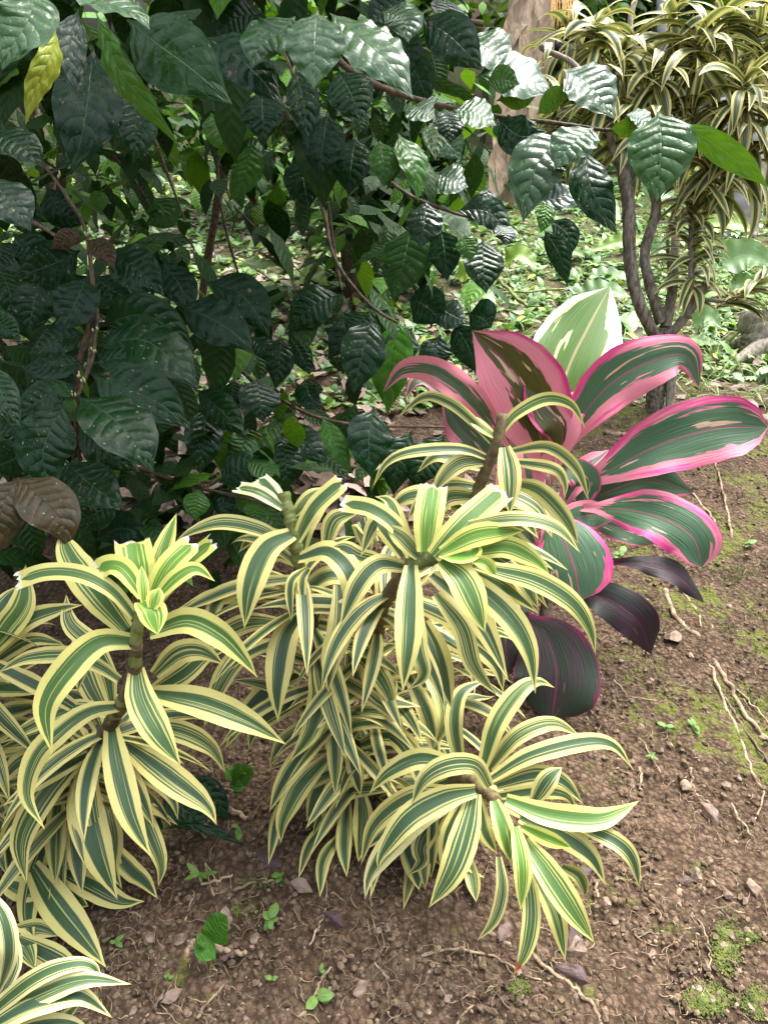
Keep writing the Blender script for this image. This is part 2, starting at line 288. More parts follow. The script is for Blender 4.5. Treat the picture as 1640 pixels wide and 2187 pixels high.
def mat_ground():
    m, nt, b = newmat('brown_soil'); n = N(nt); tc = n.node('ShaderNodeTexCoord').outputs['Object']
    big = n.noise(tc, 2.3, 4., .6); mid = n.noise(tc, 22., 5., .65); fin = n.noise(tc, 130., 4., .7)
    col = n.mix(big, (.044, .029, .016), (.148, .103, .059)); col = n.mix(n.m('MULTIPLY', n.ss(mid, .45, .7), .6), col, (.22, .14, .095)); col = n.mix(n.m('MULTIPLY', n.ss(fin, .55, .75), .5), col, (.26, .19, .14))
    vo = n.node('ShaderNodeTexVoronoi'); nt.links.new(tc, vo.inputs['Vector']); vo.inputs['Scale'].default_value = 95.; vo2 = n.node('ShaderNodeTexVoronoi'); nt.links.new(tc, vo2.inputs['Vector']); vo2.inputs['Scale'].default_value = 42.
    vc = n.sep(vo.outputs['Color'])[0]; vc2 = n.sep(vo2.outputs['Color'])[0]; crack = n.m('MULTIPLY', n.ss(vo.outputs['Distance'], .35, .75), .75)
    col = n.mix(n.m('MULTIPLY', n.ss(vc, .5, 1.), .5), col, (.26, .165, .11)); col = n.mix(n.m('MULTIPLY', n.ss(vc2, .7, .9), .35), col, (.06, .034, .022))
    col = n.mix(crack, col, (.045, .024, .015))
    mx_ = n.m('MULTIPLY', n.ss(n.sep(tc)[0], .35, .9), .10); moss = n.m('MULTIPLY', n.ss(n.m('ADD', n.noise(tc, 3.7, 3., .55), mx_), .55, .66), n.ss(n.m('ADD', n.noise(tc, 30., 4., .7), mx_), .53, .64))
    col = n.mix(n.m('MULTIPLY', moss, .8), col, n.mix(fin, (.06, .085, .012), (.17, .20, .03)))
    y = n.sep(tc)[1]; far = n.ss(y, 3.3, 5.5); col = n.mix(n.m('MULTIPLY', far, n.ss(mid, .42, .62)), col, (.09, .14, .04))
    n._in(b.inputs['Base Color'], col); b.inputs['Roughness'].default_value = .9; b.inputs['Specular IOR Level'].default_value = .2
    h = n.m('ADD', n.m('ADD', n.m('MULTIPLY', mid, 1.6), n.m('MULTIPLY', fin, .5)), n.m('MULTIPLY', n.m('ADD', vo.outputs['Distance'], n.m('MULTIPLY', vo2.outputs['Distance'], 1.3)), -.5)); nt.links.new(n.bump(h, 1., .016), b.inputs['Normal']); return m
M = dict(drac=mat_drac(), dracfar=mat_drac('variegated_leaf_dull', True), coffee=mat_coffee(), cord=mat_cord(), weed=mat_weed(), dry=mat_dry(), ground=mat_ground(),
 stem=mat_rock('ringed_cane', (.045, .03, .016), (.20, .15, .07), 60), gstem=mat_rock('green_cane', (.10, .13, .03), (.25, .26, .08), 60, .55),
 twig=mat_rock('coffee_twig', (.04, .028, .018), (.19, .13, .085), 90, .7), bark=mat_rock('lichen_bark', (.075, .055, .036), (.40, .35, .28), 70, .9, 1., .3),
 pale=mat_rock('pale_bark', (.09, .085, .078), (.25, .245, .235), 9, .9, .6), husk=mat_rock('dry_banana_husk', (.14, .09, .052), (.42, .31, .21), 22, .85, 1., .07),
 soil=mat_rock('soil_clod', (.030, .019, .010), (.21, .148, .09), 80), rock=mat_rock('pebble_stone', (.085, .058, .042), (.36, .26, .18), 45, .8), root=mat_rock('tan_root', (.12, .078, .046), (.46, .34, .22), 50, .8),
 rust=mat_rock('rusty_sheet', (.10, .05, .035), (.28, .17, .13), 4, .7), tarp=mat_rock('black_plastic', (.008, .008, .01), (.02, .02, .025), 6, .3), moss=mat_rock('green_moss', (.03, .05, .010), (.15, .17, .035), 60, .9),
 cherry=mat_rock('red_cherry', (.09, .008, .012), (.16, .012, .02), 8, .25, .05), gcherry=mat_rock('green_cherry', (.06, .11, .015), (.1, .17, .03), 8, .3, .05), bud=mat_rock('cream_bud', (.3, .35, .12), (.55, .55, .3), 8, .5, .1),
 straw=mat_rock('orange_straw', (.35, .18, .05), (.6, .38, .14), 20, .8))
# ================================================================== THE GROUND
def ground():
    xs = np.concatenate([-np.geomspace(60, 2.2, 40), np.linspace(-2.1, 2.1, 300), np.geomspace(2.2, 60, 40)])
    ys = np.concatenate([-np.geomspace(40, .5, 25), np.linspace(-.4, .3, 20), np.linspace(.32, 4.2, 320), np.geomspace(4.25, 120, 90)])
    X, Y = np.meshgrid(xs, ys); Z = gz(X, Y); n1 = np.zeros_like(X)
    r2 = np.random.RandomState(3)
    for k in range(26):
        f = 14 * 1.17 ** k if k < 14 else 20 + 60 * r2.rand(); a = r2.rand() * 6.28; n1 += np.sin(f * (X * math.cos(a) + Y * math.sin(a)) + 2 * np.sin(f * .6 * (Y * math.cos(a) - X * math.sin(a)) + k) + k) * (.020 / (f ** .72))
    near = np.clip((5 - Y) / 2, 0, 1) * np.clip((2.6 - abs(X)) / .6, 0, 1); Z = Z + n1 * near * .8
    ny, nx = X.shape; V = np.stack([X, Y, Z], -1).reshape(-1, 3)
    i, j = np.meshgrid(np.arange(ny - 1), np.arange(nx - 1), indexing='ij'); a = (i * nx + j).ravel(); F = np.stack([a, a + 1, a + nx + 1, a + nx], 1)
    mb = MB(); mb.add(V, F); tag(mb.build('ground', M['ground']), 'brown crumbly soil slope', None, None, 'structure')
ground()
def rand_ground(n, x0, x1, y0, y1):
    return [G(x0 + (x1 - x0) * rs.rand(), y0 + (y1 - y0) * rs.rand()) for _ in range(n)]
# ================================================================== VARIEGATED PLANTS
def parse(line):
    a = line.split(';'); pts = [tuple(float(c) for c in q.split(',')) for q in a[1].split()]; opt = {}
    for t in (a[2].split() if len(a) > 2 else []):
        if '=' in t: k, v = t.split('='); opt[k] = float(v)
        else: opt[t] = 1
    return float(a[0]), pts, opt
def lift_spine(pts, d0, k, bulge):
    L = sum(math.dist(pts[i], pts[i + 1]) for i in range(len(pts) - 1)); out = []; s = 0; Lm = L / FPX * d0
    for i, (x, y) in enumerate(pts):
        if i: s += math.dist(pts[i - 1], pts[i])
        q = s / L; d = d0 + k * ((y - pts[0][1]) / FPX * d0) - bulge * Lm * math.sin(math.pi * min(1, q)) 
        p = P(x, y, d); g = float(gz(p[0], p[1])) + .012
        while p[2] < g and d > .3: d -= .02; p = P(x, y, d); g = float(gz(p[0], p[1])) + .012
        out.append(p)
    return np.array(out)
def stem_depth(stems, x, y):
    best = (1e9, 1.3)
    for st in stems:
        for i in range(len(st) - 1):
            a = np.array(st[i]); b = np.array(st[i + 1]); ab = b[:2] - a[:2]; t = np.clip(((x - a[0]) * ab[0] + (y - a[1]) * ab[1]) / max(1, ab @ ab), 0, 1); q = a + t * (b - a); dd = math.hypot(q[0] - x, q[1] - y)
            if dd < best[0]: best = (dd, q[2])
    return best[1]
def natural_leaf(p, az, L, W, e0, bend, prof='drac', nv=14, nu=6, roll=0., fold=.2, side=0., **k):
    s = np.linspace(0, 1, 7); pts = [np.array(p, float)]; 
    for i in range(1, 7):
        e = e0 - bend * (s[i] ** 1.3); az2 = az + side * s[i]; dr = np.array([math.cos(az2) * math.cos(e), math.sin(az2) * math.cos(e), math.sin(e)]); q = pts[-1] + dr * L / 6
        g = float(gz(q[0], q[1])) + .008
        if q[2] < g: q[2] = g + .004 * rs.rand()
        pts.append(q)
    wd = np.array([-math.sin(az), math.cos(az), 0])
    return leaf(pts, W, prof, wdir=wd, nu=nu, nv=nv, tilt=roll, fold=fold, comp=False, **k)
class Plant:
    def __init__(s, name, label, cat, base, group, mat):
        s.t = thing(name, label, cat, base, group); s.name_drac = name == 'variegated_shrub'; s.mat = mat; s.n = 0; s.extra = MB(); s.hasx = False
    def leaf(s, VFU, A, B, label=None, part='leaf'):
        if s.n < 100:
            mb = MB(); mb.add(*VFU, A, B); o = mb.build(part, s.mat, s.t); s.n += 1
            if label: o['label'] = label
            return o
        s.extra.add(*VFU, A, B); s.hasx = True
    def done(s):
        if s.hasx: tag(s.extra.build('foliage', s.mat, s.t), kind='stuff')
def drac_leaves(pl, lines, stems, bulge=.12):
    for ln in lines.strip().splitlines():
        w, pts, o = parse(ln); d0 = stem_depth(stems, *pts[0]) + o.get('d', 0)
        sp = lift_spine(pts, d0, o.get('k', -.3), o.get('b', bulge)); c = sp.mean(0); nr = nrm(nrm(C0 - c) * .8 + np.array([0, 0, .3]))
        tl = R(o.get('t', rs.uniform(-28, 28)))
        cut = 'c' in o
        V = leaf(sp, w * rs.uniform(.86, .99) / FPX * d0, 'drac_cut' if cut else 'drac', nref=nr, tilt=tl, twist=R(rs.uniform(-25, 25)), fold=o.get('f', .25), curl=rs.uniform(-.15, .1), nv=24, nu=8, wave=.004, wfreq=2, ragged=.012 if cut else 0)
        pl.leaf(V, (rs.rand(), o.get('y', 0) if 'y' in o else rs.rand() * .15, o.get('p', 0)), (1. if cut else 0., 1. if 'r' in o else 0., 0), 'variegated leaf with torn white tip' if cut else ('variegated leaf with a red rotting tip' if 'r' in o else None))
def whorl(pl, pts3, n, L, e0=(.7, -.3), bend=(1.6, 1.2), W=.034, s0=0., s1=1., young=0, azb=None, nv=16, pale=0):
    sp = crom(pts3, 60); g = rs.rand() * 6.28
    for i in range(n):
        q = s0 + (s1 - s0) * (i + .5) / n; p = sp[min(59, int(q * 59))]; az = (g + i * 2.399 + rs.uniform(-.3, .3) + math.pi) % (2 * math.pi) - math.pi
        if azb is not None and rs.rand() < .65: az = azb[0] + rs.uniform(-1, 1) * azb[1]
        e = e0[1] + (e0[0] - e0[1]) * q + rs.uniform(-.25, .25); b = bend[1] + (bend[0] - bend[1]) * q + rs.uniform(-.35, .35)
        V = natural_leaf(p, az, L * rs.uniform(.75, 1.12), W * rs.uniform(.8, 1.15), e, b, roll=rs.uniform(-.6, .6), side=rs.uniform(-.7, .7), nv=nv, curl=rs.uniform(-.15, .1))
        dd = 1. if (q > .8 and az > 0 and rs.rand() < .12 and pl.name_drac) else (rs.rand() * .3 if rs.rand() < .1 else 0.); pl.leaf(V, (rs.rand(), young * rs.rand(), pale * rs.rand()), (0, 0, dd), 'dead brown leaf' if dd == 1. else None)
def P3(st): return np.array([P(*q) for q in st])
def cane(pl, st, r0, r1, mat='stem', part='stem', rings=14):
    pts = P3(st); mb = MB(); add_tube(mb, pts, [r0, r1], seg=60, rings=rings, noise=.12, n=10); mb.build(part, M[mat], pl.t); return pts
def base_of(st): 
    x, y, d = st[-1]; p = P(x, y, d); return np.array([p[0], p[1], float(gz(p[0], p[1]))])

GD = 'variegated shrubs with yellow edged leaves'
# --- left plant
sA = [(303, 1290, 1.10), (290, 1370, 1.12), (284, 1450, 1.16), (243, 1535, 1.22), (205, 1600, 1.30), (170, 1680, 1.40), (150, 1780, 1.50)]
sAg = P(*sA[-1]); 
pA = Plant('variegated_shrub', 'tall variegated shrub at the left with a bright green torn-topped crown', 'shrub', base_of(sA), GD, M['drac'])
ptsA = cane(pA, sA[1:], .0105, .016); cane(pA, [(q[0], q[1], q[2] - .001) for q in sA[:4]], .008, .0118, 'gstem', 'shoot', 8)
drac_leaves(pA, '''80;303,1262 292,1205 283,1157;c y=1 t=0 d=.03
44;322,1262 345,1190 378,1095;y=.7 d=.05 t=10
56;322,1285 360,1210 412,1160;y=1 c d=.01 t=5
42;330,1292 390,1210 455,1155;y=.8 c d=.03
42;328,1285 380,1232 420,1215 460,1242;y=.9
46;305,1275 270,1222 240,1207 207,1218;y=.9 c
44;288,1318 240,1262 175,1228 100,1222 37,1242;c y=.3 t=-10
76;270,1345 212,1275 155,1195 140,1150 168,1122;y=.3 d=.06 t=5
66;300,1285 322,1305 338,1356;y=1 d=-.03 t=20
26;310,1296 305,1250 303,1207;y=1 d=-.03
40;325,1300 335,1270 342,1255;y=1 d=-.04
62;320,1352 400,1325 470,1355 520,1405 550,1447;y=.4 t=-15
66;292,1370 215,1370 150,1425 98,1510 112,1612;y=.35 t=12
72;292,1428 300,1490 335,1560 388,1638;t=0 y=.2
64;322,1480 430,1500 530,1540 612,1590;t=-10
52;258,1508 190,1520 125,1565 75,1620 58,1700 97,1772;t=15 d=-.01
62;198,1602 140,1645 80,1720 45,1800 58,1890;t=8
64;238,1548 250,1630 278,1740 324,1832;t=0
76;185,1632 185,1725 210,1825 252,1922;t=-5 d=-.02
46;125,1695 120,1790 118,1892;d=.02
66;270,1590 370,1665 440,1720 464,1763;t=-10
52;300,1555 380,1560 450,1595 483,1652;d=.05
34;275,1645 340,1675 370,1710 381,1752;d=.06
46;275,1680 325,1790 345,1850 338,1896;d=.03
44;215,1790 280,1860 310,1885 338,1920;d=.04
52;120,1855 200,1895 260,1925 310,1925;d=.05
64;70,1850 120,1930 180,2005 228,2067;d=.02 t=0
44;110,1860 150,1910 190,1936;d=.03
46;5,1880 60,1905 111,1906;d=.02
48;40,2005 115,2045 180,2077;d=.06
42;-10,1995 45,2015 77,2072;d=.02
34;20,1990 80,1982 128,1999;d=.06
50;240,1440 200,1380 150,1330 142,1268;d=.08
54;225,1520 195,1470 170,1400 160,1350;d=.1
46;240,1500 225,1430 190,1400 165,1480;d=.07
40;255,1452 215,1425 150,1400 60,1405 -5,1437;d=.03
40;250,1530 170,1510 90,1540 -5,1590;d=.06
44;190,1600 120,1570 60,1580 -5,1600;d=.04
48;180,1620 110,1610 40,1630 -15,1690;d=.03
44;150,1680 90,1700 30,1760 -10,1850;d=.02
52;330,1440 380,1395 430,1390 480,1420;d=.08
48;320,1480 390,1440 440,1400 490,1385;d=.12
40;160,1760 140,1850 120,1950 140,2010;d=.04
50;100,1790 70,1880 60,1960 75,2020;d=.03
44;225,1700 240,1790 240,1850 262,1900;d=.05
''', [sA])
whorl(pA, ptsA, 40, .20, (.4, -.1), (1.2, .8), W=.034, s0=.35, s1=1.)
pA.done()
# --- left edge plant
sB = [(-40, 1330, 1.2), (-60, 1480, 1.3), (-60, 1650, 1.42), (-50, 1800, 1.52)]
pB = Plant('variegated_shrub', 'variegated shrub cut off by the left edge behind the torn-topped one', 'shrub', base_of(sB), GD, M['drac'])
ptsB = cane(pB, sB, .010, .015)
drac_leaves(pB, '''58;-30,1400 15,1340 50,1285 56,1205;d=-.02 y=.3
50;-30,1410 50,1330 130,1300 178,1292;
38;-30,1425 60,1368 120,1372 140,1380;
44;-30,1470 40,1470 85,1482;
42;-30,1530 40,1515 88,1505;
46;-30,1580 30,1550 88,1542;
50;-30,1600 40,1585 95,1600;
44;-40,1640 30,1630 60,1640;
46;-40,1370 -5,1310 30,1265 60,1255;d=.04
46;-40,1700 10,1690 40,1740 45,1830;
40;-40,1740 0,1760 20,1820 20,1880;''', [sB])
whorl(pB, ptsB, 45, .22, (.8, -.2), (1.4, .9), W=.032)
pB.done()
# --- bottom corner plant
sC = [(-60, 2140, .82), (-90, 2300, .9), (-100, 2500, 1.0)]
pC = Plant('variegated_shrub', 'pale washed-out variegated shrub poking in at the bottom left corner', 'shrub', base_of(sC), GD, M['drac'])
ptsC = cane(pC, sC, .010, .013)
drac_leaves(pC, '''40;-50,2190 60,2100 140,2063 200,2065 218,2121;p=.2 k=0
48;-30,2185 85,2125 180,2092 283,2102;p=.25 k=0
54;-50,2215 60,2150 150,2128 190,2135 242,2175;p=.2 k=0 d=-.02
30;70,2200 130,2180 180,2130;p=.2 y=.4 k=0
40;-35,1900 8,1960 20,2040 -5,2130;p=.25 k=0 t=0
44;-50,2060 10,2010 30,2060 -10,2160;p=.5 d=.05
50;-30,2230 100,2190 170,2195 200,2230;p=.2 k=0 d=-.03''', [sC])
pC.done()
# --- centre plant with cut cane
sD = [(605, 1052, 1.30), (625, 1130, 1.30), (640, 1210, 1.32), (662, 1320, 1.35), (680, 1410, 1.38), (708, 1505, 1.42), (745, 1590, 1.46), (770, 1680, 1.52), (780, 1760, 1.57)]
pD = Plant('variegated_shrub', 'middle variegated shrub whose cane is sawn off bare at the top', 'shrub', base_of(sD), GD, M['drac'])
ptsD = cane(pD, sD[2:], .0115, .016); cane(pD, sD[:3], .0115, .0115, 'gstem', 'cut_cane', 6)
drac_leaves(pD, '''38;622,1165 550,1130 475,1117 410,1135 370,1163;t=-10
68;625,1140 570,1172 535,1250 522,1343;t=0 y=.15 d=-.01
30;605,1085 555,1052 508,1040;c y=.2 p=.4 d=-.01
44;603,1078 580,1048 553,1020;c p=.6 y=.2
42;632,1155 670,1085 732,1027;c y=.2 d=-.01
32;628,1100 665,1060 705,1040;y=.2 d=.02
32;640,1200 655,1130 700,1080;y=.2 d=.02
56;640,1192 700,1178 748,1225 755,1295 742,1352;t=15 d=-.02 b=.25
62;655,1298 610,1360 593,1455 594,1542;t=0
58;725,1250 730,1330 708,1410 700,1482;t=-5 d=-.03
50;755,1280 735,1300 715,1340 708,1370;d=-.05 y=.1
50;668,1408 682,1480 665,1560 618,1628;t=5 d=-.01
38;705,1505 715,1590 716,1702;t=0
22;658,1212 622,1245 622,1328;d=-.03
24;660,1215 645,1240 648,1292;d=-.04
34;640,1235 520,1250 440,1280 375,1312;d=.05
40;630,1260 540,1270 450,1275 380,1300;d=.07
36;640,1270 580,1265 510,1262 460,1290 432,1425;d=.05
50;600,1370 520,1400 475,1455 435,1555;d=.04
44;600,1330 530,1330 470,1360 420,1410;d=.09
48;740,1370 800,1430 830,1480 842,1528;t=-10 d=-.01
40;745,1395 758,1450 785,1497;d=.0
50;640,1440 580,1470 530,1520 480,1600;d=.06
46;690,1460 620,1500 550,1550 530,1605;d=.06
40;680,1520 640,1560 600,1590 575,1640;d=.05
44;700,1560 640,1620 600,1680 575,1735;d=-.02
48;697,1620 640,1680 605,1750 600,1803;d=-.03
30;640,1690 597,1740 573,1848;d=-.02
42;700,1640 675,1700 655,1755;d=.0
34;830,1640 760,1655 700,1705 689,1755;d=-.02
36;840,1680 740,1692 685,1745 668,1790;d=-.02
40;742,1715 735,1800 741,1875;d=-.02
48;770,1690 775,1765 765,1842;d=-.01
30;725,1740 665,1800 637,1877;d=-.03
32;720,1790 690,1840 683,1918;d=-.03
28;728,1530 776,1525 830,1548 887,1605;d=-.02
30;735,1585 752,1552 800,1545 830,1560;d=-.03
46;770,1590 830,1570 880,1600 905,1650;d=.02
40;745,1585 760,1650 770,1700;d=-.01
44;800,1370 790,1440 815,1490 900,1510;d=.02
44;650,1210 600,1180 560,1190 518,1210;d=.06
40;640,1190 590,1150 540,1150 510,1180;d=.08
44;640,1270 700,1230 760,1240 800,1270;d=.05
''', [sD])
whorl(pD, ptsD, 42, .21, (.7, .25), (1.3, 1.0), W=.028, s1=.85)
pD.done()
# --- centre right plant, head leaning forward
sE = [(975, 1182, 1.13), (930, 1190, 1.15), (880, 1205, 1.18), (830, 1270, 1.26), (808, 1330, 1.33), (800, 1450, 1.43), (805, 1600, 1.53), (812, 1740, 1.60)]
pE = Plant('variegated_shrub', 'variegated shrub leaning forward with a lime-green squared-off crown beside the sawn-off cane', 'shrub', base_of(sE), GD, M['drac'])
ptsE = cane(pE, sE[2:], .012, .017); cane(pE, sE[:3], .011, .012, 'gstem', 'shoot', 4)
drac_leaves(pE, '''66;908,1180 915,1105 926,1036;c y=.8 t=0 d=-.01
64;925,1188 985,1125 1072,1047;c y=.5 t=8 d=-.015
56;942,1180 1020,1142 1122,1132;y=.9 d=-.03 t=-8
52;1005,1180 1080,1168 1140,1195 1174,1227;y=.8 t=-10
44;940,1185 980,1190 1012,1180 1016,1150;y=1 d=-.03 t=30
34;1010,1195 1040,1205 1060,1232;y=1 d=-.03
68;878,1208 875,1280 870,1380 860,1478;t=0 d=-.02
72;942,1198 985,1235 1012,1290 1036,1352;y=.4 t=8 d=-.03
52;1010,1205 1060,1218 1145,1240 1220,1285 1258,1340 1272,1402;t=0 y=.2 d=-.02
62;940,1215 1025,1260 1090,1320 1130,1390 1143,1482;t=-5 y=.15 d=-.01
52;920,1228 985,1280 1035,1345 1085,1452;d=.01
50;868,1212 810,1205 765,1250 725,1340;t=10 d=-.01
56;905,1330 935,1400 965,1517;d=.02
44;885,1175 840,1118 790,1085 732,1075;c y=.2 d=.0
46;695,1170 715,1110 768,1094;d=.12
44;800,1160 770,1110 780,1150 790,1200;d=.1
36;1000,1120 1110,1108 1190,1128 1240,1182;d=.0
46;895,1190 860,1150 820,1120;d=-.01
40;860,1190 820,1130 800,1120 770,1190;d=.03
44;830,1200 770,1190 730,1170 690,1190;d=.06
40;880,1195 850,1120 830,1070 800,1060;d=.05
44;1085,1200 1120,1250 1150,1300;d=.04
44;1030,1260 1080,1290 1120,1360;d=.05
50;880,1250 890,1380 905,1440 870,1475;d=.02
46;930,1270 985,1340 1010,1420 1060,1485;d=.05
46;950,1330 1010,1370 1060,1420 1075,1480;d=.08
44;900,1420 940,1480 950,1540 925,1600;d=.05
44;870,1440 910,1520 930,1600 940,1640;d=.06
40;960,1200 1050,1240 1100,1270 1150,1310;d=.06
''', [sE])
whorl(pE, ptsE, 46, .21, (.7, .25), (1.3, 1.0), W=.028, s0=.12, s1=.85)
pE.done()
# --- back plant with cut cane
sF = [(1074, 884, 1.48), (1062, 940, 1.48), (1035, 1010, 1.50), (1010, 1080, 1.53), (985, 1180, 1.58), (960, 1330, 1.66), (945, 1480, 1.73), (940, 1560, 1.78)]
pF = Plant('variegated_shrub', 'variegated shrub with a dark cut cane standing against the pink leaves', 'shrub', base_of(sF), GD, M['drac'])
ptsF = cane(pF, sF, .0105, .017, rings=26)
drac_leaves(pF, '''28;1050,945 1010,900 960,860 905,847 847,893;t=15
32;1065,930 1100,885 1165,852 1220,865 1250,916;t=-10 y=.3
52;1078,955 1088,1015 1088,1102;t=0 d=-.02
30;1085,965 1170,955 1230,1000 1258,1073;
42;1040,985 985,988 945,1020 922,1062;
30;1045,980 985,960 880,965 825,990 795,1042;
48;1090,1030 1150,1048 1205,1105 1236,1165;d=-.02
28;1090,985 1180,1000 1205,1030 1205,1066;
26;1060,935 1020,905 990,880;y=.3
34;1030,1000 985,985 930,975 890,1010;d=.03
40;1020,1040 960,1040 900,1070 870,1110;d=.03
44;1035,1045 1100,1060 1150,1090 1180,1150;d=.03
44;1020,1060 960,1060 935,1090 930,1130;d=.0
40;1015,1070 1060,1075 1110,1100 1150,1150;d=.05
44;1000,1090 930,1060 870,1060 820,1100;d=.05
46;1010,1120 1080,1140 1140,1200 1170,1260;d=.04
40;990,1150 1060,1190 1120,1230 1170,1300;d=.05
''', [sF])
whorl(pF, ptsF, 40, .21, (.5, .0), (1.25, .9), W=.030, s0=.25)
pF.done()
# --- lower right rosette
sG = [(1062, 1712, 1.23), (1035, 1690, 1.26), (1005, 1665, 1.30), (960, 1670, 1.38), (910, 1720, 1.46), (885, 1790, 1.53)]
pG = Plant('variegated_shrub', 'low variegated shrub spreading a wide rosette over the bare soil', 'shrub', base_of(sG), GD, M['drac'])
ptsG = cane(pG, sG, .010, .016)
drac_leaves(pG, '''40;985,1640 970,1545 985,1480 1037,1452;t=15
52;1030,1640 1060,1545 1110,1475 1150,1455 1184,1469;t=0 y=.2
42;1045,1640 1105,1572 1180,1545 1242,1574;t=0 d=.03
46;1045,1665 1130,1615 1245,1585 1310,1592 1353,1646;t=5 y=.1
52;1045,1680 1015,1635 955,1635 905,1665 878,1722;t=10 d=-.05
62;1015,1688 945,1705 870,1750 815,1825 808,1860;t=10 d=-.04
58;1000,1690 900,1740 830,1810 790,1870 779,1922;t=5 d=-.02 p=.3
64;1013,1695 995,1775 965,1860 915,1940;t=-5 d=-.03
58;1080,1708 1170,1740 1270,1750 1320,1735 1364,1710;t=0 y=.5 d=-.02 k=0
48;1110,1745 1200,1785 1262,1830 1293,1890;t=0
42;1215,1755 1310,1795 1350,1835 1366,1900;t=0 d=-.02
60;1120,1795 1170,1865 1220,1940 1270,2015;t=0 y=.4 d=-.05
46;1055,1710 1075,1770 1092,1845;y=.6 d=-.03
44;1100,1765 1115,1850 1112,1947;y=.7 d=-.05
42;1125,1850 1135,1950 1122,2030 1094,2085;r y=.2 d=-.04
46;1140,1860 1185,1950 1207,2052;y=.2 d=-.02
36;1115,1765 1170,1790 1222,1812;y=1 d=-.05
30;1065,1830 1072,1900 1055,1965 1018,2010;d=.0
40;1020,1700 1035,1775 1062,1825;d=-.01
46;860,1790 885,1850 895,1902;d=.0
30;1000,1830 1010,1880 1017,1927;d=.02
42;1060,1678 1140,1655 1200,1668 1246,1718;d=.02
48;1140,1710 1170,1665 1200,1638;d=.0 k=-.1
46;985,1640 900,1620 830,1650 788,1695;t=10 d=-.01
46;985,1690 880,1700 800,1760 770,1850;d=.03
40;945,1700 850,1770 810,1840 790,1920;d=.05
36;1060,1700 1150,1690 1210,1700 1230,1740;d=.02
34;1200,1850 1235,1870 1248,1900 1245,1915;d=.02
44;960,1700 900,1800 900,1840 870,1870;d=.05
44;1000,1700 960,1780 950,1850 930,1880;d=.04
''', [sG])
whorl(pG, ptsG, 32, .17, (.1, -.6), (1.2, .9), W=.033, s0=.3)
pG.done()
# ================================================================== PINK CORDYLINE
cb = G(1150, 1480)
pH = Plant('cordyline', 'cordyline with big green leaves edged in bright pink on bare soil', 'plant', cb, None, M['cord'])
mb = MB(); add_tube(mb, [cb + (0, 0, -.02), P(1165, 1300, 1.95), P(1170, 1150, 1.9), P(1165, 1010, 1.88)], [.018, .016, .014, .01], seg=30, rings=12); mb.build('stem', M['twig'], pH.t)
# w; points; dS depth base, de depth tip, L/R margins, cream, purple, olive, t tilt
def cord(lines):
    for ln in lines.strip().splitlines():
        w, pts, o = parse(ln); d0, d1 = o['d0'], o['d1']; n = len(pts); bb = o.get('b', .03)
        sp = [P(x, y, d0 + (d1 - d0) * i / (n - 1) - bb * math.sin(math.pi * i / (n - 1))) for i, (x, y) in enumerate(pts)]
        c = np.mean(sp, 0); nr = nrm(nrm(C0 - c) * .85 + np.array([0, 0, .25]))
        V = leaf(sp, w / FPX * (d0 + d1) / 2, 'cordr' if 'rd' in o else 'cord', nref=nr, tilt=R(o.get('t', 0)), twist=R(o.get('tw', 0)), fold=o.get('f', .2), curl=o.get('cu', -.05), nv=40, nu=14, wave=o.get('wv', .026), wfreq=o.get('wf', 2.2))
        pH.leaf(V, (rs.rand(), o.get('cr', 0), o.get('pu', 0)), (o.get('L', .3), o.get('R', .3), o.get('ol', 0)), {1: 'leaf with creamy white edge'}.get(int(o.get('cr', 0) > .5)) or ('dark purple leaf' if 'pu' in o else None))
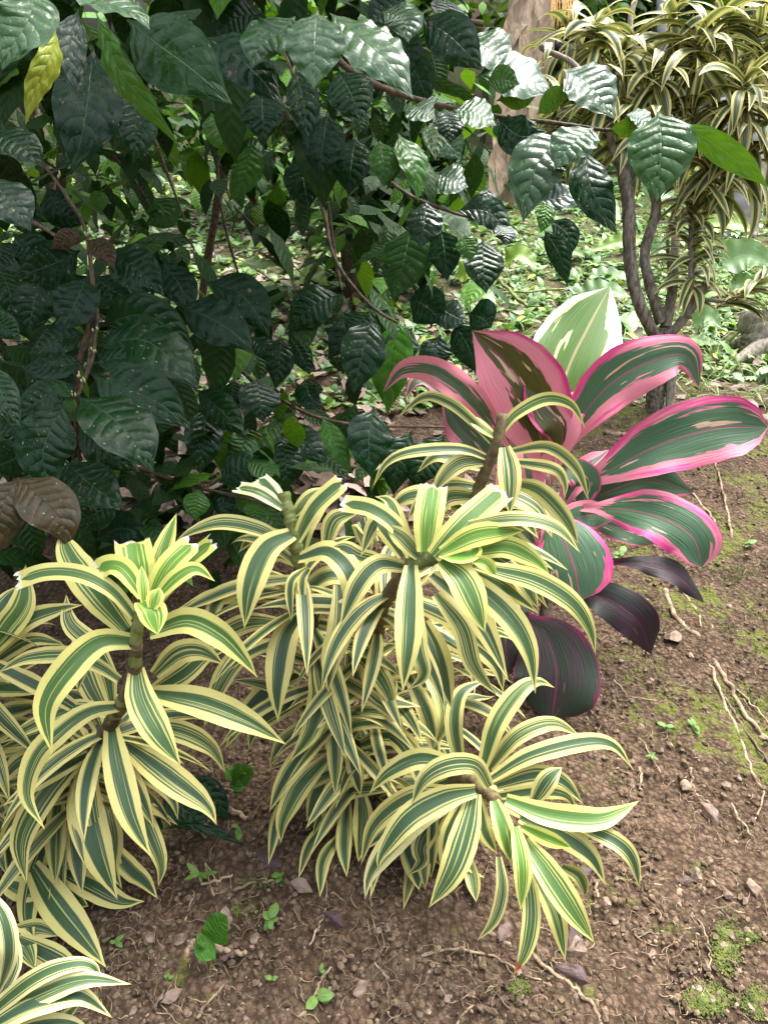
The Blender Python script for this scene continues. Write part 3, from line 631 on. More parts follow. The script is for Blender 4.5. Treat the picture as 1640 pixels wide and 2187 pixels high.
cord('''185;1190,990 1195,880 1212,790 1255,700 1302,612;d0=1.95 d1=2.05 cr=1 L=.16 R=.38 t=-8 wv=.02 f=.3
175;1150,1030 1155,940 1130,850 1075,770 1008,706;d0=1.88 d1=1.78 ol=1 L=.52 R=.30 f=.45 t=12 wv=.012
95;1190,1000 1200,920 1170,870 1120,800;d0=1.82 d1=1.8 ol=1 L=.1 R=.62 f=.3
118;1190,1000 1235,900 1310,815 1400,768 1465,762 1492,826;d0=1.95 d1=1.85 L=.2 R=.36 f=.35 t=-8 cu=-.1
62;1090,960 1040,890 985,830 920,790 860,790 817,838;d0=1.88 d1=1.72 L=.4 R=.42 t=15 b=.08
46;1060,940 1000,870 930,820 890,815 865,850;d0=1.93 d1=1.82 L=.3 R=.4 t=-20
76;1090,1010 1030,960 980,910 945,855;d0=1.9 d1=1.85 L=.3 R=.25 pu=.25 t=10
142;1215,1050 1300,1005 1410,950 1530,915 1639,912;d0=1.9 d1=1.82 L=.22 R=.28 t=-8 wv=.02 cu=.08 rd=1
85;1220,1090 1310,1045 1390,1025 1482,1052;d0=1.97 d1=1.95 L=.02 R=.05 t=-15
112;1235,1085 1330,1088 1420,1110 1480,1150 1498,1212;d0=1.86 d1=1.72 L=.26 R=.2 t=5 b=.05 wv=.03 rd=1
62;1230,1100 1330,1130 1430,1148;d0=1.93 d1=1.92 L=.02 R=.05
160;1150,1095 1195,1140 1225,1210 1238,1283;d0=1.82 d1=1.72 L=.12 R=.16 cu=-.15 f=.05 wv=.012 rd=1
46;1290,1205 1370,1203 1445,1230 1503,1288;d0=1.9 d1=1.85 pu=.95 L=-.1 R=-.1 t=15
88;1200,1265 1280,1275 1360,1325 1390,1398;d0=1.9 d1=1.85 pu=.95 L=-.1 R=-.1 b=.06
178;1110,1310 1165,1360 1188,1440 1178,1535;d0=1.85 d1=1.75 pu=.9 L=-.05 R=-.05 f=.1 rd=1
66;1180,1020 1210,1000 1250,1030 1235,1085;d0=1.9 d1=1.88 L=.03 R=.1
55;1165,1060 1175,1000 1180,930 1190,870;d0=1.9 d1=1.92 L=.6 R=.6
60;1150,1130 1140,1060 1130,980 1120,900;d0=1.9 d1=1.9 L=.5 R=.7
50;1190,1110 1215,1050 1250,1000 1300,960;d0=1.9 d1=1.9 L=.6 R=.5
60;1160,1200 1120,1130 1090,1080 1060,1010;d0=1.86 d1=1.9 L=.4 R=.3
70;1150,1150 1200,1120 1260,1100 1310,1110;d0=1.9 d1=1.86 L=.3 R=.1
90;1130,1240 1090,1300 1080,1380 1090,1440;d0=1.88 d1=1.8 pu=.8 L=-.1 R=-.1
70;1180,1010 1190,930 1220,870 1260,830;d0=1.93 d1=1.95 L=.4 R=.3
''')
pH.done()
# ================================================================== COFFEE BUSHES
def coffee_leaf(pts, w, d0, o, nv=22, nu=8):
    tl = o.get('t', rs.uniform(-22, 22)); L = sum(math.dist(pts[i], pts[i + 1]) for i in range(len(pts) - 1)) / FPX * d0
    sp = lift_spine(pts, d0, o.get('k', -.15), o.get('b', .10)); c = sp.mean(0); up = o.get('u', .25); nr = nrm(nrm(C0 - c) * (1 - up) + np.array([0, 0, up]))
    return leaf(sp, w * 1.08 / FPX * d0, 'coffee', nref=nr, tilt=R(tl), twist=R(rs.uniform(-15, 15)), fold=o.get('f', .14), wave=.020 if up > .45 else .013, wfreq=rs.uniform(3.5, 6), curl=rs.uniform(-.15, .0), nv=nv + 8, nu=nu)
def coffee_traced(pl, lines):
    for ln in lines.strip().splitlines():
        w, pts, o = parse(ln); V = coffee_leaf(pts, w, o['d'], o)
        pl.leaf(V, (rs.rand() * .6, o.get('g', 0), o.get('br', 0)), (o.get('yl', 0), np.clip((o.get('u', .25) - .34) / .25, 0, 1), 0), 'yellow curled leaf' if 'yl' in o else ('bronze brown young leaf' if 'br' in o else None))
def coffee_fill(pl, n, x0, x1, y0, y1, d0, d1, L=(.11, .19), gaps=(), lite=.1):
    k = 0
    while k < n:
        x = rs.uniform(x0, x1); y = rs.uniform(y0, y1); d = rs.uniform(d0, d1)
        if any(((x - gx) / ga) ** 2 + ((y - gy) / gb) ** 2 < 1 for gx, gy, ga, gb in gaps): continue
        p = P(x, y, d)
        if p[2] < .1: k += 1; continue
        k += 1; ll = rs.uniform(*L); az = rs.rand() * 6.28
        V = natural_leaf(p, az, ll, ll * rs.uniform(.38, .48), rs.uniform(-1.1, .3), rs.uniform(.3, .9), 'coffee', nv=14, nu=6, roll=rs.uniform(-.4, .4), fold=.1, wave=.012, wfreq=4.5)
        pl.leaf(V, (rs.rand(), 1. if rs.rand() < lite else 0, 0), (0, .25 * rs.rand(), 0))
def branch(pl, pts, r0, r1, part='branch'):
    mb = MB(); add_tube(mb, P3(pts), [r0, r1], seg=40, rings=8, noise=.15, n=8); return mb.build(part, M['twig'], pl.t)
GAPS = [(225, 455, 55, 60), (450, 800, 70, 60), (470, 500, 90, 110), (620, 560, 90, 70), (640, 740, 110, 80), (420, 430, 60, 60), (700, 800, 60, 60), (980, 560, 90, 70), (960, 330, 60, 60), (1000, 800, 210, 260)]
GC = 'coffee bushes at the back left'
# --- low left bush
bI = P(170, 1130, 2.2); bI[2] = 0
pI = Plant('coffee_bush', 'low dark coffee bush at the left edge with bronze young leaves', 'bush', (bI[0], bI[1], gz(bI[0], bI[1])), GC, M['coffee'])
brI = branch(pI, [(185, 810, 1.38), (208, 660, 1.42), (200, 760, 1.38), (178, 820, 1.36), (165, 850, 1.35)], .004, .003)
branch(pI, [(208, 660, 1.42), (170, 770, 1.42), (165, 900, 1.5), (160, 1050, 1.9), (170, 1130, 2.2)], .005, .010, 'trunk')
branch(pI, [(90, 345, 1.40), (150, 430, 1.40), (185, 500, 1.41), (205, 660, 1.42)], .003, .0045)
branch(pI, [(-30, 460, 1.5), (60, 470, 1.45), (130, 510, 1.42)], .005, .003)
branch(pI, [(300, 1000, 1.7), (420, 1040, 1.65), (540, 1068, 1.6), (600, 1090, 1.6)], .005, .003)
branch(pI, [(310, 1010, 1.7), (345, 1030, 1.7), (390, 1070, 1.8)], .004, .003)
coffee_traced(pI, '''68;-25,280 40,308 98,360;d=1.2 u=.35
95;-25,378 20,430 68,494;d=1.1 u=.42
38;180,516 145,508 108,532;d=1.38 br=1 k=0
44;186,512 222,535 246,577;d=1.38 br=.9
22;190,510 165,500 150,488;d=1.38 g=.4
92;172,535 110,565 32,592;d=1.41
88;225,535 300,580 352,632;d=1.42 u=.35
78;85,600 72,650 62,715;d=1.4
82;185,590 165,640 125,712;d=1.38
74;200,590 250,625 292,648;d=1.48
86;212,697 300,672 370,705 417,752;d=1.40
104;212,738 300,725 370,770 427,833;d=1.38
90;383,650 450,680 505,715 542,757;d=1.45
84;443,602 510,625 550,670 577,722;d=1.50
58;200,775 275,765 342,792;d=1.36
110;196,800 260,825 340,860 408,917;d=1.32 u=.35
115;168,848 230,885 290,945 329,1012;d=1.28 u=.37
110;137,862 105,925 92,980 113,1047;d=1.30 u=.3
70;165,820 95,850 25,895;d=1.36
54;182,777 125,780 45,787;d=1.40
58;190,718 125,725 62,757;d=1.42
62;-25,778 5,840 46,915;d=1.2 u=.4
54;-25,680 15,700 46,727;d=1.25
64;165,910 220,960 302,1010;d=1.42
98;140,985 195,1035 268,1087;d=1.38 u=.3
104;38,1020 85,1060 130,1110 148,1173;d=1.22 br=.85 u=.39 t=0
90;42,1022 15,1060 0,1110 -10,1190;d=1.22 br=.8 u=.39
68;420,832 465,870 528,932;d=1.55
82;550,808 556,860 562,902;d=1.7
76;440,870 435,940 428,1012;d=1.62
74;598,925 610,985 615,1048;d=1.75
62;610,922 655,945 698,992;d=1.78
62;530,915 515,960 480,990;d=1.65 g=.3
72;468,1032 525,1000 578,990;d=1.6
52;425,1045 420,1080 418,1113;d=1.6 g=.7
50;545,1065 548,1090 548,1117;d=1.6 g=.6
44;470,1035 480,1080 490,1120;d=1.65
70;205,1155 260,1128 325,1152;d=1.55
60;-10,560 20,620 30,690;d=1.45
70;30,500 70,540 60,600;d=1.5
60;240,640 260,690 230,730;d=1.5
66;350,560 390,620 400,680;d=1.5
64;330,540 360,600 420,640;d=1.55
80;70,950 30,980 -20,1000;d=1.4
66;250,1060 200,1100 150,1120;d=1.5
26;148,848 150,865 152,885;d=1.34 g=.3
26;120,815 140,840 158,846;d=1.34 g=.2
56;0,880 40,930 30,980;d=1.45
70;60,520 20,560 -20,580;d=1.5
70;0,430 50,450 90,490;d=1.5
66;100,400 130,450 190,480;d=1.55
44;500,810 495,850 490,880;d=1.7''')
coffee_fill(pI, 150, -60, 640, 480, 1120, 1.5, 1.9, L=(.10, .16), gaps=GAPS, lite=.06)
coffee_fill(pI, 190, -150, 640, 480, 1250, 1.55, 2.3, gaps=GAPS)
for x, y in ((170, 800), (176, 812), (160, 842), (150, 850), (205, 700), (200, 745), (128, 372), (187, 503)):
    for _ in range(3):
        mb = MB(); V, F = ICO[1]; mb.add(V * np.array([.0018, .0018, .004]) + P(x + rs.uniform(-6, 6), y + rs.uniform(-6, 6), 1.345), F); mb.build('flower_bud', M['bud'], brI)
pI.done()
# --- tall overhanging bush
bJ = P(480, 900, 3.0); bJ[2] = 0
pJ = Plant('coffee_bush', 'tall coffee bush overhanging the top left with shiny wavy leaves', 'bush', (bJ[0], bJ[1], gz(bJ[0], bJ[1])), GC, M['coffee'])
branch(pJ, [(690, 80, 1.1), (735, 140, 1.12), (820, 188, 1.15), (940, 225, 1.2), (1080, 252, 1.22), (1180, 262, 1.2), (1290, 278, 1.18)], .0055, .003)
branch(pJ, [(1290, 278, 1.18), (1350, 275, 1.17), (1420, 268, 1.17)], .003, .002)
branch(pJ, [(560, 150, 1.5), (640, 300, 1.6), (690, 450, 1.65), (710, 540, 1.65), (745, 600, 1.65), (800, 660, 1.65), (850, 690, 1.65)], .006, .003)
branch(pJ, [(700, 430, 1.7), (715, 540, 1.75), (730, 620, 1.75)], .004, .003)
branch(pJ, [(835, 390, 1.5), (880, 420, 1.5), (950, 448, 1.5), (1020, 470, 1.5), (1090, 490, 1.5)], .004, .002)
branch(pJ, [(500, 200, 1.9), (480, 300, 2.0), (465, 360, 2.0), (480, 480, 2.0), (520, 620, 2.1)], .006, .003)
branch(pJ, [(240, 330, 1.9), (290, 390, 1.95), (340, 470, 2.0)], .005, .003)
branch(pJ, [(330, 300, 2.1), (350, 350, 2.1), (395, 470, 2.1)], .005, .003)
brR = branch(pJ, [(500, 440, 2.2), (560, 500, 2.2), (650, 590, 2.2)], .003, .002)
brG = branch(pJ, [(595, 850, 1.9), (660, 885, 1.88), (740, 905, 1.85), (820, 910, 1.85), (950, 912, 1.85)], .005, .003)
branch(pJ, [(480, 760, 2.0), (560, 830, 1.95), (600, 852, 1.9)], .006, .005)
branch(pJ, [(535, 920, 1.7), (580, 935, 1.75), (620, 905, 1.8)], .003, .003)
branch(pJ, [(560, -400, 2.2), (530, 50, 2.35), (470, 400, 2.6), (430, 700, 2.9), (480, 900, 3.0)], .011, .017, 'trunk')
coffee_traced(pJ, '''100;80,-30 60,45 25,100 5,152;d=.85 g=.5 u=.65
66;165,-22 240,8 295,32 321,64;d=.85 g=.45 u=.65
48;120,60 108,125 75,190 55,268;d=.92 yl=1 t=30
62;168,20 150,95 152,150 170,212;d=.97 t=15 u=.4
50;205,25 250,140 315,225 388,318;d=.95 g=.7 t=-45
138;272,42 340,95 415,150 497,224;d=.92 u=.3 g=.15
88;435,78 500,115 550,160 608,227;d=1.05
92;630,35 597,70 557,95 538,147;d=1.0 g=.25 u=.65 t=0
116;677,22 673,95 670,192;d=.95 g=.35 u=.65 t=0
92;705,28 770,82 830,135 883,212;d=.97 g=.4 u=.62 t=0
64;630,145 650,225 658,318;d=1.15
92;722,150 750,200 778,262;d=1.12
88;560,190 562,250 565,308;d=1.2
128;200,105 185,240 155,372;d=1.15 t=-10 u=.05
80;285,195 292,280 285,352;d=1.2 u=.05
78;725,628 670,652 612,706;d=1.7
44;535,720 562,742 588,777;d=1.75
58;600,715 598,770 588,832;d=1.75
44;622,722 645,760 663,802;d=1.75
90;795,680 775,752 755,842;d=1.6
58;650,808 665,850 692,866;d=1.85
44;688,890 715,945 752,1012;d=1.7 g=.7
88;798,870 788,940 792,1022;d=1.7
84;852,680 835,770 828,885;d=2.1 g=.8
60;745,655 735,710 700,770;d=1.7
70;790,665 760,700 740,720;d=1.65
90;898,38 955,72 995,110 1032,152;d=1.12 u=.4
64;815,25 860,40 872,92;d=1.1 g=.3 u=.6
64;838,60 872,115 868,168;d=1.2
70;955,0 960,40 962,62;d=1.15 t=30
74;990,80 1045,105 1095,148;d=1.2 g=.35 u=.65
76;1015,165 1075,152 1130,168 1182,202;d=1.18 g=.25 u=.65 t=0
56;1060,215 1110,200 1160,185;d=1.2 g=.4 u=.3 t=-40
52;1040,175 1075,170 1110,180;d=1.14 g=.4
82;1203,148 1262,185 1312,254;d=1.12 g=.25 u=.6 t=0
42;1145,245 1180,212 1222,200;d=1.12 g=.6 t=-45
54;968,235 1015,240 1060,268;d=1.13 g=.4 u=.6
76;1065,255 1110,290 1168,282;d=1.16 u=.1
80;1266,272 1222,308 1183,362;d=1.05 g=.3 u=.68 t=0
104;1215,290 1150,345 1116,475;d=1.08 g=.15 u=.45 t=0
78;1252,320 1262,400 1318,502;d=1.12 t=10 u=.2
128;1405,238 1412,310 1402,432;d=1.05 g=.3 u=.38 t=0
52;1455,260 1520,305 1590,355 1642,402;d=1.06 g=.85 t=-25
44;1335,245 1365,250 1390,275;d=1.1 g=.35 u=.65
36;1300,275 1345,272 1392,266;d=1.12 g=.6 t=-40
74;910,430 905,480 898,532;d=1.4 u=.55 t=0
64;942,490 950,540 955,602;d=1.5
80;1030,512 1032,570 1038,628;d=1.5 u=.15
44;985,500 1000,530 1005,560;d=1.45 g=.8 u=.75
58;975,450 1040,452 1095,505;d=1.42 u=.55
40;1060,480 1080,500 1080,525;d=1.4 u=.6
44;1160,488 1195,545 1212,612;d=1.35
44;1172,470 1212,500 1220,548;d=1.38
54;850,285 885,350 893,432;d=1.3 g=.8 t=30
96;880,480 862,560 838,645;d=1.55 g=.2
56;882,225 910,240 930,252;d=1.15 g=.3 u=.6
60;948,232 960,270 962,308;d=1.17 u=.4
36;1168,430 1165,460 1154,498;d=1.2 g=.9
50;1050,262 1085,275 1145,260;d=1.2 g=.4 u=.6
54;1150,430 1200,420 1240,400;d=1.6 u=.55
60;930,290 960,310 985,340;d=1.5 g=.3 u=.6
60;930,370 970,385 1000,400;d=1.5 g=.2 u=.6
50;1040,400 1040,440 1030,470;d=1.5
80;870,640 905,650 950,690;d=2.1
60;930,650 960,670 1000,690;d=2.1 u=.5
70;880,700 860,740 870,790;d=2.1
66;940,715 930,760 945,800;d=2.1
66;970,690 1000,740 1020,800;d=2.1
76;1000,670 1030,680 1050,700;d=2.1
80;950,930 900,1000 890,1050;d=2.1
70;880,920 850,990 840,1060;d=2.1
60;860,100 900,180 910,240;d=1.3
80;760,290 750,360 745,420;d=1.35 u=.1
80;700,240 690,310 680,390;d=1.3 u=.1
80;640,330 650,390 660,450;d=1.45 u=.1
60;810,300 820,350 820,400;d=1.3 g=.5
70;560,30 500,40 450,90;d=1.3
70;870,-10 800,40 790,60;d=1.2
60;540,300 525,370 490,430;d=1.8 g=.8
64;450,240 480,290 520,335;d=2.0 g=1
44;575,450 555,465 545,480;d=1.9 g=1 yl=.3
60;330,420 350,455 310,480;d=1.9 g=.4
40;225,410 215,430 220,450;d=1.9 g=1''')
coffee_fill(pJ, 330, -450, 950, -900, 330, 1.25, 2.6, gaps=GAPS); coffee_fill(pJ, 60, -60, 520, -120, 160, 1.2, 1.9)  # the leaves above the frame are added to shade the interior
coffee_fill(pJ, 320, 120, 1040, 230, 780, 1.7, 2.8, L=(.09, .16), gaps=[(a_, b_, c_ * .75, d_ * .75) for a_, b_, c_, d_ in GAPS], lite=.24)
coffee_fill(pJ, 70, 450, 900, 760, 1100, 2.0, 2.8, gaps=GAPS)
pJ.n = 100
for _ in range(2600):   # unseen leaf roof added above the frame to keep overhead light off the bushes
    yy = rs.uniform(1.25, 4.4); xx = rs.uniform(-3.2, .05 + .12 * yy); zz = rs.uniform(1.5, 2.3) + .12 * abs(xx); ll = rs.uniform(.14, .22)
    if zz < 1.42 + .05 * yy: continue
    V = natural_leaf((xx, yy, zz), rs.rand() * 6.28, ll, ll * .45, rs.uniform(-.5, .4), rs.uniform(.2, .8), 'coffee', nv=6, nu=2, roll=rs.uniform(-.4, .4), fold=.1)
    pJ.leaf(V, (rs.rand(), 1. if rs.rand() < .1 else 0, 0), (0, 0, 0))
for (x, y, m_, r_) in ((543, 426, 'cherry', .008), (628, 862, 'gcherry', .0075)):
    mb = MB(); V, F = ICO[3]; mb.add(V * np.array([r_, r_, r_ * 1.25]) + P(x, y, 1.85 if m_ == 'gcherry' else 1.95), F); tag(mb.build('cherry', M[m_], brR if m_ == 'cherry' else brG), 'dark red ripe cherry' if m_ == 'cherry' else 'small green unripe cherry')
pJ.done()
# --- bushes further back (each with its own trunk and foliage)
def back_bush(x, y, Hh, Rr, n, label, group='green bushes in the background', Ls=(.12, .2), lite=.3, mat='coffee', prof='coffee', nm='coffee_bush', cat='bush', low=.25):
    z0 = float(gz(x, y)); pl = Plant(nm, label, cat, (x, y, z0), group, M[mat]); pl.n = 100
    mb = MB()
    for k in range(4):
        a = rs.rand() * 6.28; add_tube(mb, [(x, y, z0 - .05), (x + .1 * math.cos(a) * Rr, y + .1 * math.sin(a) * Rr, z0 + Hh * .35), (x + .5 * Rr * math.cos(a), y + .5 * Rr * math.sin(a), z0 + Hh * .85)], [.03 * Hh, .008 * Hh], seg=12, n=7)
    mb.build('trunk', M['twig'], pl.t)
    cl = [np.array([x, y, z0 + Hh * .55]) + nrm(rs.randn(3)) * np.array([Rr, Rr, Hh * (.5 - low * .5)]) * rs.uniform(.3, .95) for _ in range(16)]
    for k in range(n):
        c = cl[rs.randint(16)]; p = c + rs.randn(3) * Rr * .22; p[2] = max(p[2], z0 + .05); ll = rs.uniform(*Ls)
        V = natural_leaf(p, rs.rand() * 6.28, ll, ll * .44, rs.uniform(-1, .5), rs.uniform(.2, .9), prof, nv=6, nu=2, roll=rs.uniform(-.6, .6), fold=.1)
        pl.leaf(V, (rs.rand(), 1. if rs.rand() < lite else 0, rs.rand() * .3 if mat == 'weed' else 0), (0, 0, 0))
    pl.done()
back_bush(-.2, 4.6, 1.5, .75, 900, 'dark coffee bush seen through the gap in the near leaves', lite=.3)
back_bush(-1.8, 4.4, 1.6, .9, 800, 'dark coffee bush further back at the far left', lite=.2)
back_bush(.05, 5.0, 1.1, .45, 500, 'coffee bush right behind the hanging branches near the husk-clad trunk', lite=.3)
back_bush(-1.0, 7.0, 2.2, 1.1, 900, 'far leafy bush at the upper left behind the coffee', Ls=(.16, .26), lite=.5)
back_bush(-.2, 9.6, 2.4, 1.2, 900, 'far leafy bush left of the dry trunk', Ls=(.16, .26), lite=.6)
back_bush(2.0, 9.6, 2.3, .8, 900, 'leafy green bush just right of the dry trunk', Ls=(.14, .24), lite=.5)
back_bush(4.9, 9.5, 2.6, 1.3, 1000, 'far leafy bush behind the small variegated tree', Ls=(.16, .26), lite=.3)
back_bush(3.4, 10.5, 2.6, 1.3, 1000, 'far leafy bush behind the pale leaning trunk', Ls=(.16, .26), lite=.4)
for k, (x, y, h) in enumerate(((-7, 14, 7), (-3, 16, 8), (.6, 13.5, 7), (4, 15, 8), (8, 14, 7), (12, 17, 8), (-12, 18, 8), (1.8, 19, 9), (3.2, 12, 6), (6.2, 12.5, 6))):
    back_bush(x, y, h, 2.6, 1500, ['forest tree far left behind the bushes', 'broad forest tree behind the left bushes', 'forest tree above the rusty roof', 'forest tree behind the variegated tree', 'forest tree at the far right', 'distant tree past the right edge', 'distant tree past the left edge', 'tallest distant forest tree', 'dense forest tree filling in behind the striped crown', 'dense forest tree behind the right edge of the striped crown'][k], 'forest trees at the back', Ls=(.25, .45), lite=.5, mat='weed', prof='weed', nm='forest_tree', cat='tree', low=0)
# unseen trees added behind the viewpoint to shade and mirror in the glossy leaves
for k, (x, y, h) in enumerate(((-3.2, -3.2, 4.4), (.6, -4.2, 4.8), (4.4, -2.6, 4.4))):
    back_bush(x, y, h, 1.7, 1500, ['unseen shade tree added behind the viewpoint on the left', 'unseen shade tree added straight behind the viewpoint', 'unseen shade tree added behind the viewpoint on the right'][k], 'shade trees added behind the viewpoint', Ls=(.25, .4), lite=0., mat='coffee', prof='coffee', nm='added_shade_tree', cat='tree', low=0)
# ================================================================== VARIEGATED TREE (right, behind)
tb = G(1400, 895)
pT = Plant('variegated_tree', 'small branching tree with crowns of yellow-striped leaves and lichened trunk', 'tree', tb, None, M['dracfar'])
D = 3.1
def tb_branch(pts, r0, r1, part='branch', mat='bark'):
    a = np.array([P(*p) for p in pts]); mb = MB(); add_tube(mb, a, [r0 * .74, r1 * .74], seg=90, n=18, noise=.16); mb.build(part, M[mat], pT.t); return a
tbx = P(1400, 900, 3.2)
tb_branch([(1395, 925, 3.22), (1398, 860, 3.18), (1408, 780, 3.12), (1412, 700, 3.08)], .054, .048, 'trunk')
tb_branch([(1432, 920, 3.15), (1430, 860, 3.13), (1435, 780, 3.1), (1428, 700, 3.08)], .022, .03)
tb_branch([(1398, 720, 3.08), (1365, 650, 3.02), (1345, 560, 2.98), (1342, 450, 2.92), (1332, 370, 2.9), (1325, 340, 2.9)], .032, .034)
tb_branch([(1410, 690, 3.06), (1385, 600, 3.02), (1376, 540, 3.0), (1400, 450, 2.98), (1392, 400, 2.98), (1362, 340, 2.95), (1345, 300, 2.9)], .028, .024)
tb_branch([(1328, 350, 2.9), (1305, 310, 2.88), (1300, 240, 2.85), (1290, 160, 2.85), (1255, 60, 2.85)], .02, .012)
tb_branch([(1355, 330, 2.93), (1375, 260, 2.9), (1430, 210, 2.85), (1480, 150, 2.85), (1490, 60, 2.85)], .026, .016)
tb_branch([(1365, 340, 2.93), (1375, 240, 2.95), (1370, 150, 2.95), (1345, 60, 2.95), (1360, -20, 2.95)], .02, .014)
tb_branch([(1420, 700, 3.08), (1435, 620, 3.1), (1440, 540, 3.15), (1445, 470, 3.2)], .03, .022)
tb_branch([(1425, 720, 3.06), (1460, 680, 3.02), (1500, 620, 2.98), (1520, 595, 2.96)], .026, .022)
tb_branch([(1470, 680, 3.0), (1475, 600, 3.0), (1478, 480, 3.0), (1500, 380, 3.0), (1540, 320, 3.0), (1590, 170, 2.95)], .016, .012)
tb_branch([(1445, 470, 3.2), (1560, 380, 3.1), (1575, 300, 3.0), (1600, 180, 2.9)], .03, .022)
tb_branch([(1245, 160, 2.6), (1215, 130, 2.6), (1160, 105, 2.6), (1160, 95, 2.6)], .014, .012)
tb_branch([(1290, 230, 2.8), (1265, 180, 2.7), (1235, 150, 2.6)], .014, .013)
tb_branch([(1505, 640, 2.99), (1560, 640, 2.95), (1620, 600, 2.9)], .012, .008)
tb_branch([(1430, 600, 3.1), (1425, 500, 3.1), (1440, 440, 3.1)], .012, .006)
def head(x, y, d, n, L=.27, e=(.9, -.5), span=80, W=.043, lean=(0, 0), **k):
    a = np.array([P(x + lean[0], y + span, d + .03), P(x + lean[0] * .4, y + span * .5, d), P(x, y, d - .02)]); whorl(pT, a, int(n * .8), L, e, (1.5, 1.1), W=W, nv=10, **k)
# nearest, largest heads first
for h in ((1270, 40, 2.8, 34), (1590, 165, 2.7, 44), (1490, 70, 2.75, 34), (1400, 120, 2.8, 34), (1330, 90, 2.85, 30), (1545, 20, 2.8, 30), (1440, 10, 2.85, 28), (1620, 60, 2.8, 28), (1290, 160, 2.85, 24),
          (1400, 240, 2.85, 26), (1480, 230, 2.85, 34), (1540, 280, 2.9, 26), (1340, 240, 2.9, 20), (1640, 240, 2.8, 26), (1590, 300, 2.85, 22), (1510, 340, 2.9, 18), (1215, 60, 2.9, 22), (1240, 230, 3.0, 22), (1180, 240, 3.0, 16), (1700, 100, 2.8, 20), (1670, 10, 2.8, 20)):
    head(*h)
a = np.array([P(1478, 620, 3.0), P(1478, 500, 3.0), P(1482, 400, 3.0)]); whorl(pT, a, 70, .21, (.9, .3), (1.6, 1.3), W=.033, nv=10)
a = np.array([P(1150, 175, 2.65), P(1165, 120, 2.62), P(1160, 95, 2.6)]); whorl(pT, a, 7, .19, (.6, .2), (1.9, 1.4), W=.026, nv=10)
a = np.array([P(1525, 660, 2.96), P(1580, 625, 2.9), P(1640, 590, 2.85)]); whorl(pT, a, 34, .2, (.6, .2), (1.2, .9), W=.033, nv=10, azb=(0., .9))
a = np.array([P(1420, 640, 3.1), P(1425, 540, 3.1), P(1440, 450, 3.1)]); whorl(pT, a, 10, .15, (.8, .3), (1.5, 1.2), W=.022, nv=10)
pT.done()
# ================================================================== TRUNKS AND OTHER BACKGROUND THINGS
def far_at(px, py): return G(px, py)
b = G(1085, 440); bx, by, bz = b; dh = np.linalg.norm(b - C0)
t = thing('banana_trunk', 'dead banana trunk wrapped in dry beige husks', 'tree trunk', b)
dd = float((b - C0) @ FW)
top = P(1130, -60, dd * .97)
mb = MB(); add_tube(mb, [b - (0, 0, .05), P(1098, 330, dd * .99), P(1112, 160, dd * .98), top], [.16, .19, .17, .16], seg=40, n=16, noise=.08); mb.build('trunk', M['husk'], t)
for (pts, w_) in (([(1150, -20), (1100, 50), (1080, 100), (1062, 130)], 36), ([(1165, -30), (1160, 60), (1150, 200), (1130, 330)], 40), ([(1080, 150), (1075, 260), (1072, 360), (1060, 430)], 38), ([(1120, 260), (1110, 330), (1125, 390), (1110, 440)], 44), ([(1070, 300), (1060, 370), (1050, 440)], 40), ([(1130, 20), (1135, 120), (1130, 240)], 40)):
    sp = [P(x, y, dd * .955) for x, y in pts]; mb = MB(); mb.add(*leaf(sp, w_ * 1.3 / FPX * dd, 'weed', nref=nrm(C0 - sp[0]), nv=14, nu=6, fold=.6, wave=.02, wfreq=2, tilt=rs.uniform(-.5, .5))); mb.build('husk', M['husk'], t)
# orange dry fringe
b2 = P(1205, 15, 6.3); t = thing('dry_palm_frond', 'orange dry frond fringe hanging right of the dead trunk', 'frond', b2)
mb = MB(); add_tube(mb, [P(1185, -20, 6.3), P(1200, 0, 6.3), P(1235, 5, 6.3)], .012); mb.build('stalk', M['straw'], t)
mb = MB()
for k in range(40):
    x = 1178 + rs.rand() * 55; add_tube(mb, [P(x, -15 + rs.rand() * 12, 6.3), P(x + rs.uniform(-4, 4), 25, 6.28), P(x + rs.uniform(-10, 8), 35 + rs.rand() * 40, 6.27)], [.007, .002], n=5, seg=6)
mb.build('fringe', M['straw'], t)
# pale trunks
for nm, lb, pts, r_ in (('pale_trunk', 'whitish leaning trunk just right of the small variegated tree', [(1490, 500), (1510, 420), (1530, 330), (1550, 220)], .11), ('pale_trunk', 'thick grey trunk behind the variegated tree, right of the whitish one', [(1562, 500), (1580, 420), (1590, 330), (1610, 200)], .17), ('pale_trunk', 'thin grey trunk rising through the striped crown', [(1425, 420), (1422, 300), (1415, 100), (1412, -60)], .06)):
    g0 = G(*pts[0]); d_ = float((g0 - C0) @ FW); t = thing(nm, lb, 'tree trunk', g0, 'pale bare trunks'); mb = MB(); add_tube(mb, [g0 - (0, 0, .1)] + [P(x, y, d_) for x, y in pts[1:]], [r_ * 1.1, r_, r_ * .8], seg=30, n=14, noise=.12); mb.build('trunk', M['pale'], t)
# stump at the right edge
g0 = G(1632, 760); t = thing('tree_stump', 'hollow grey tree stump at the right edge', 'stump', g0); d_ = float((g0 - C0) @ FW)
mb = MB(); add_tube(mb, [g0 - (0, 0, .08), P(1625, 720, d_), P(1618, 690, d_), P(1620, 672, d_)], [.16, .10, .085, .095], seg=26, n=16, noise=.3); mb.build('trunk', M['bark'], t)
mb = MB()
for a_ in (.3, 2.2, 3.6, 5.1): add_tube(mb, [g0 + (0, 0, .08), g0 + (.12 * math.cos(a_), .12 * math.sin(a_), .03), g0 + (.26 * math.cos(a_), .26 * math.sin(a_), -.02)], [.05, .035, .015], n=9)
mb.build('buttress_root', M['bark'], t)
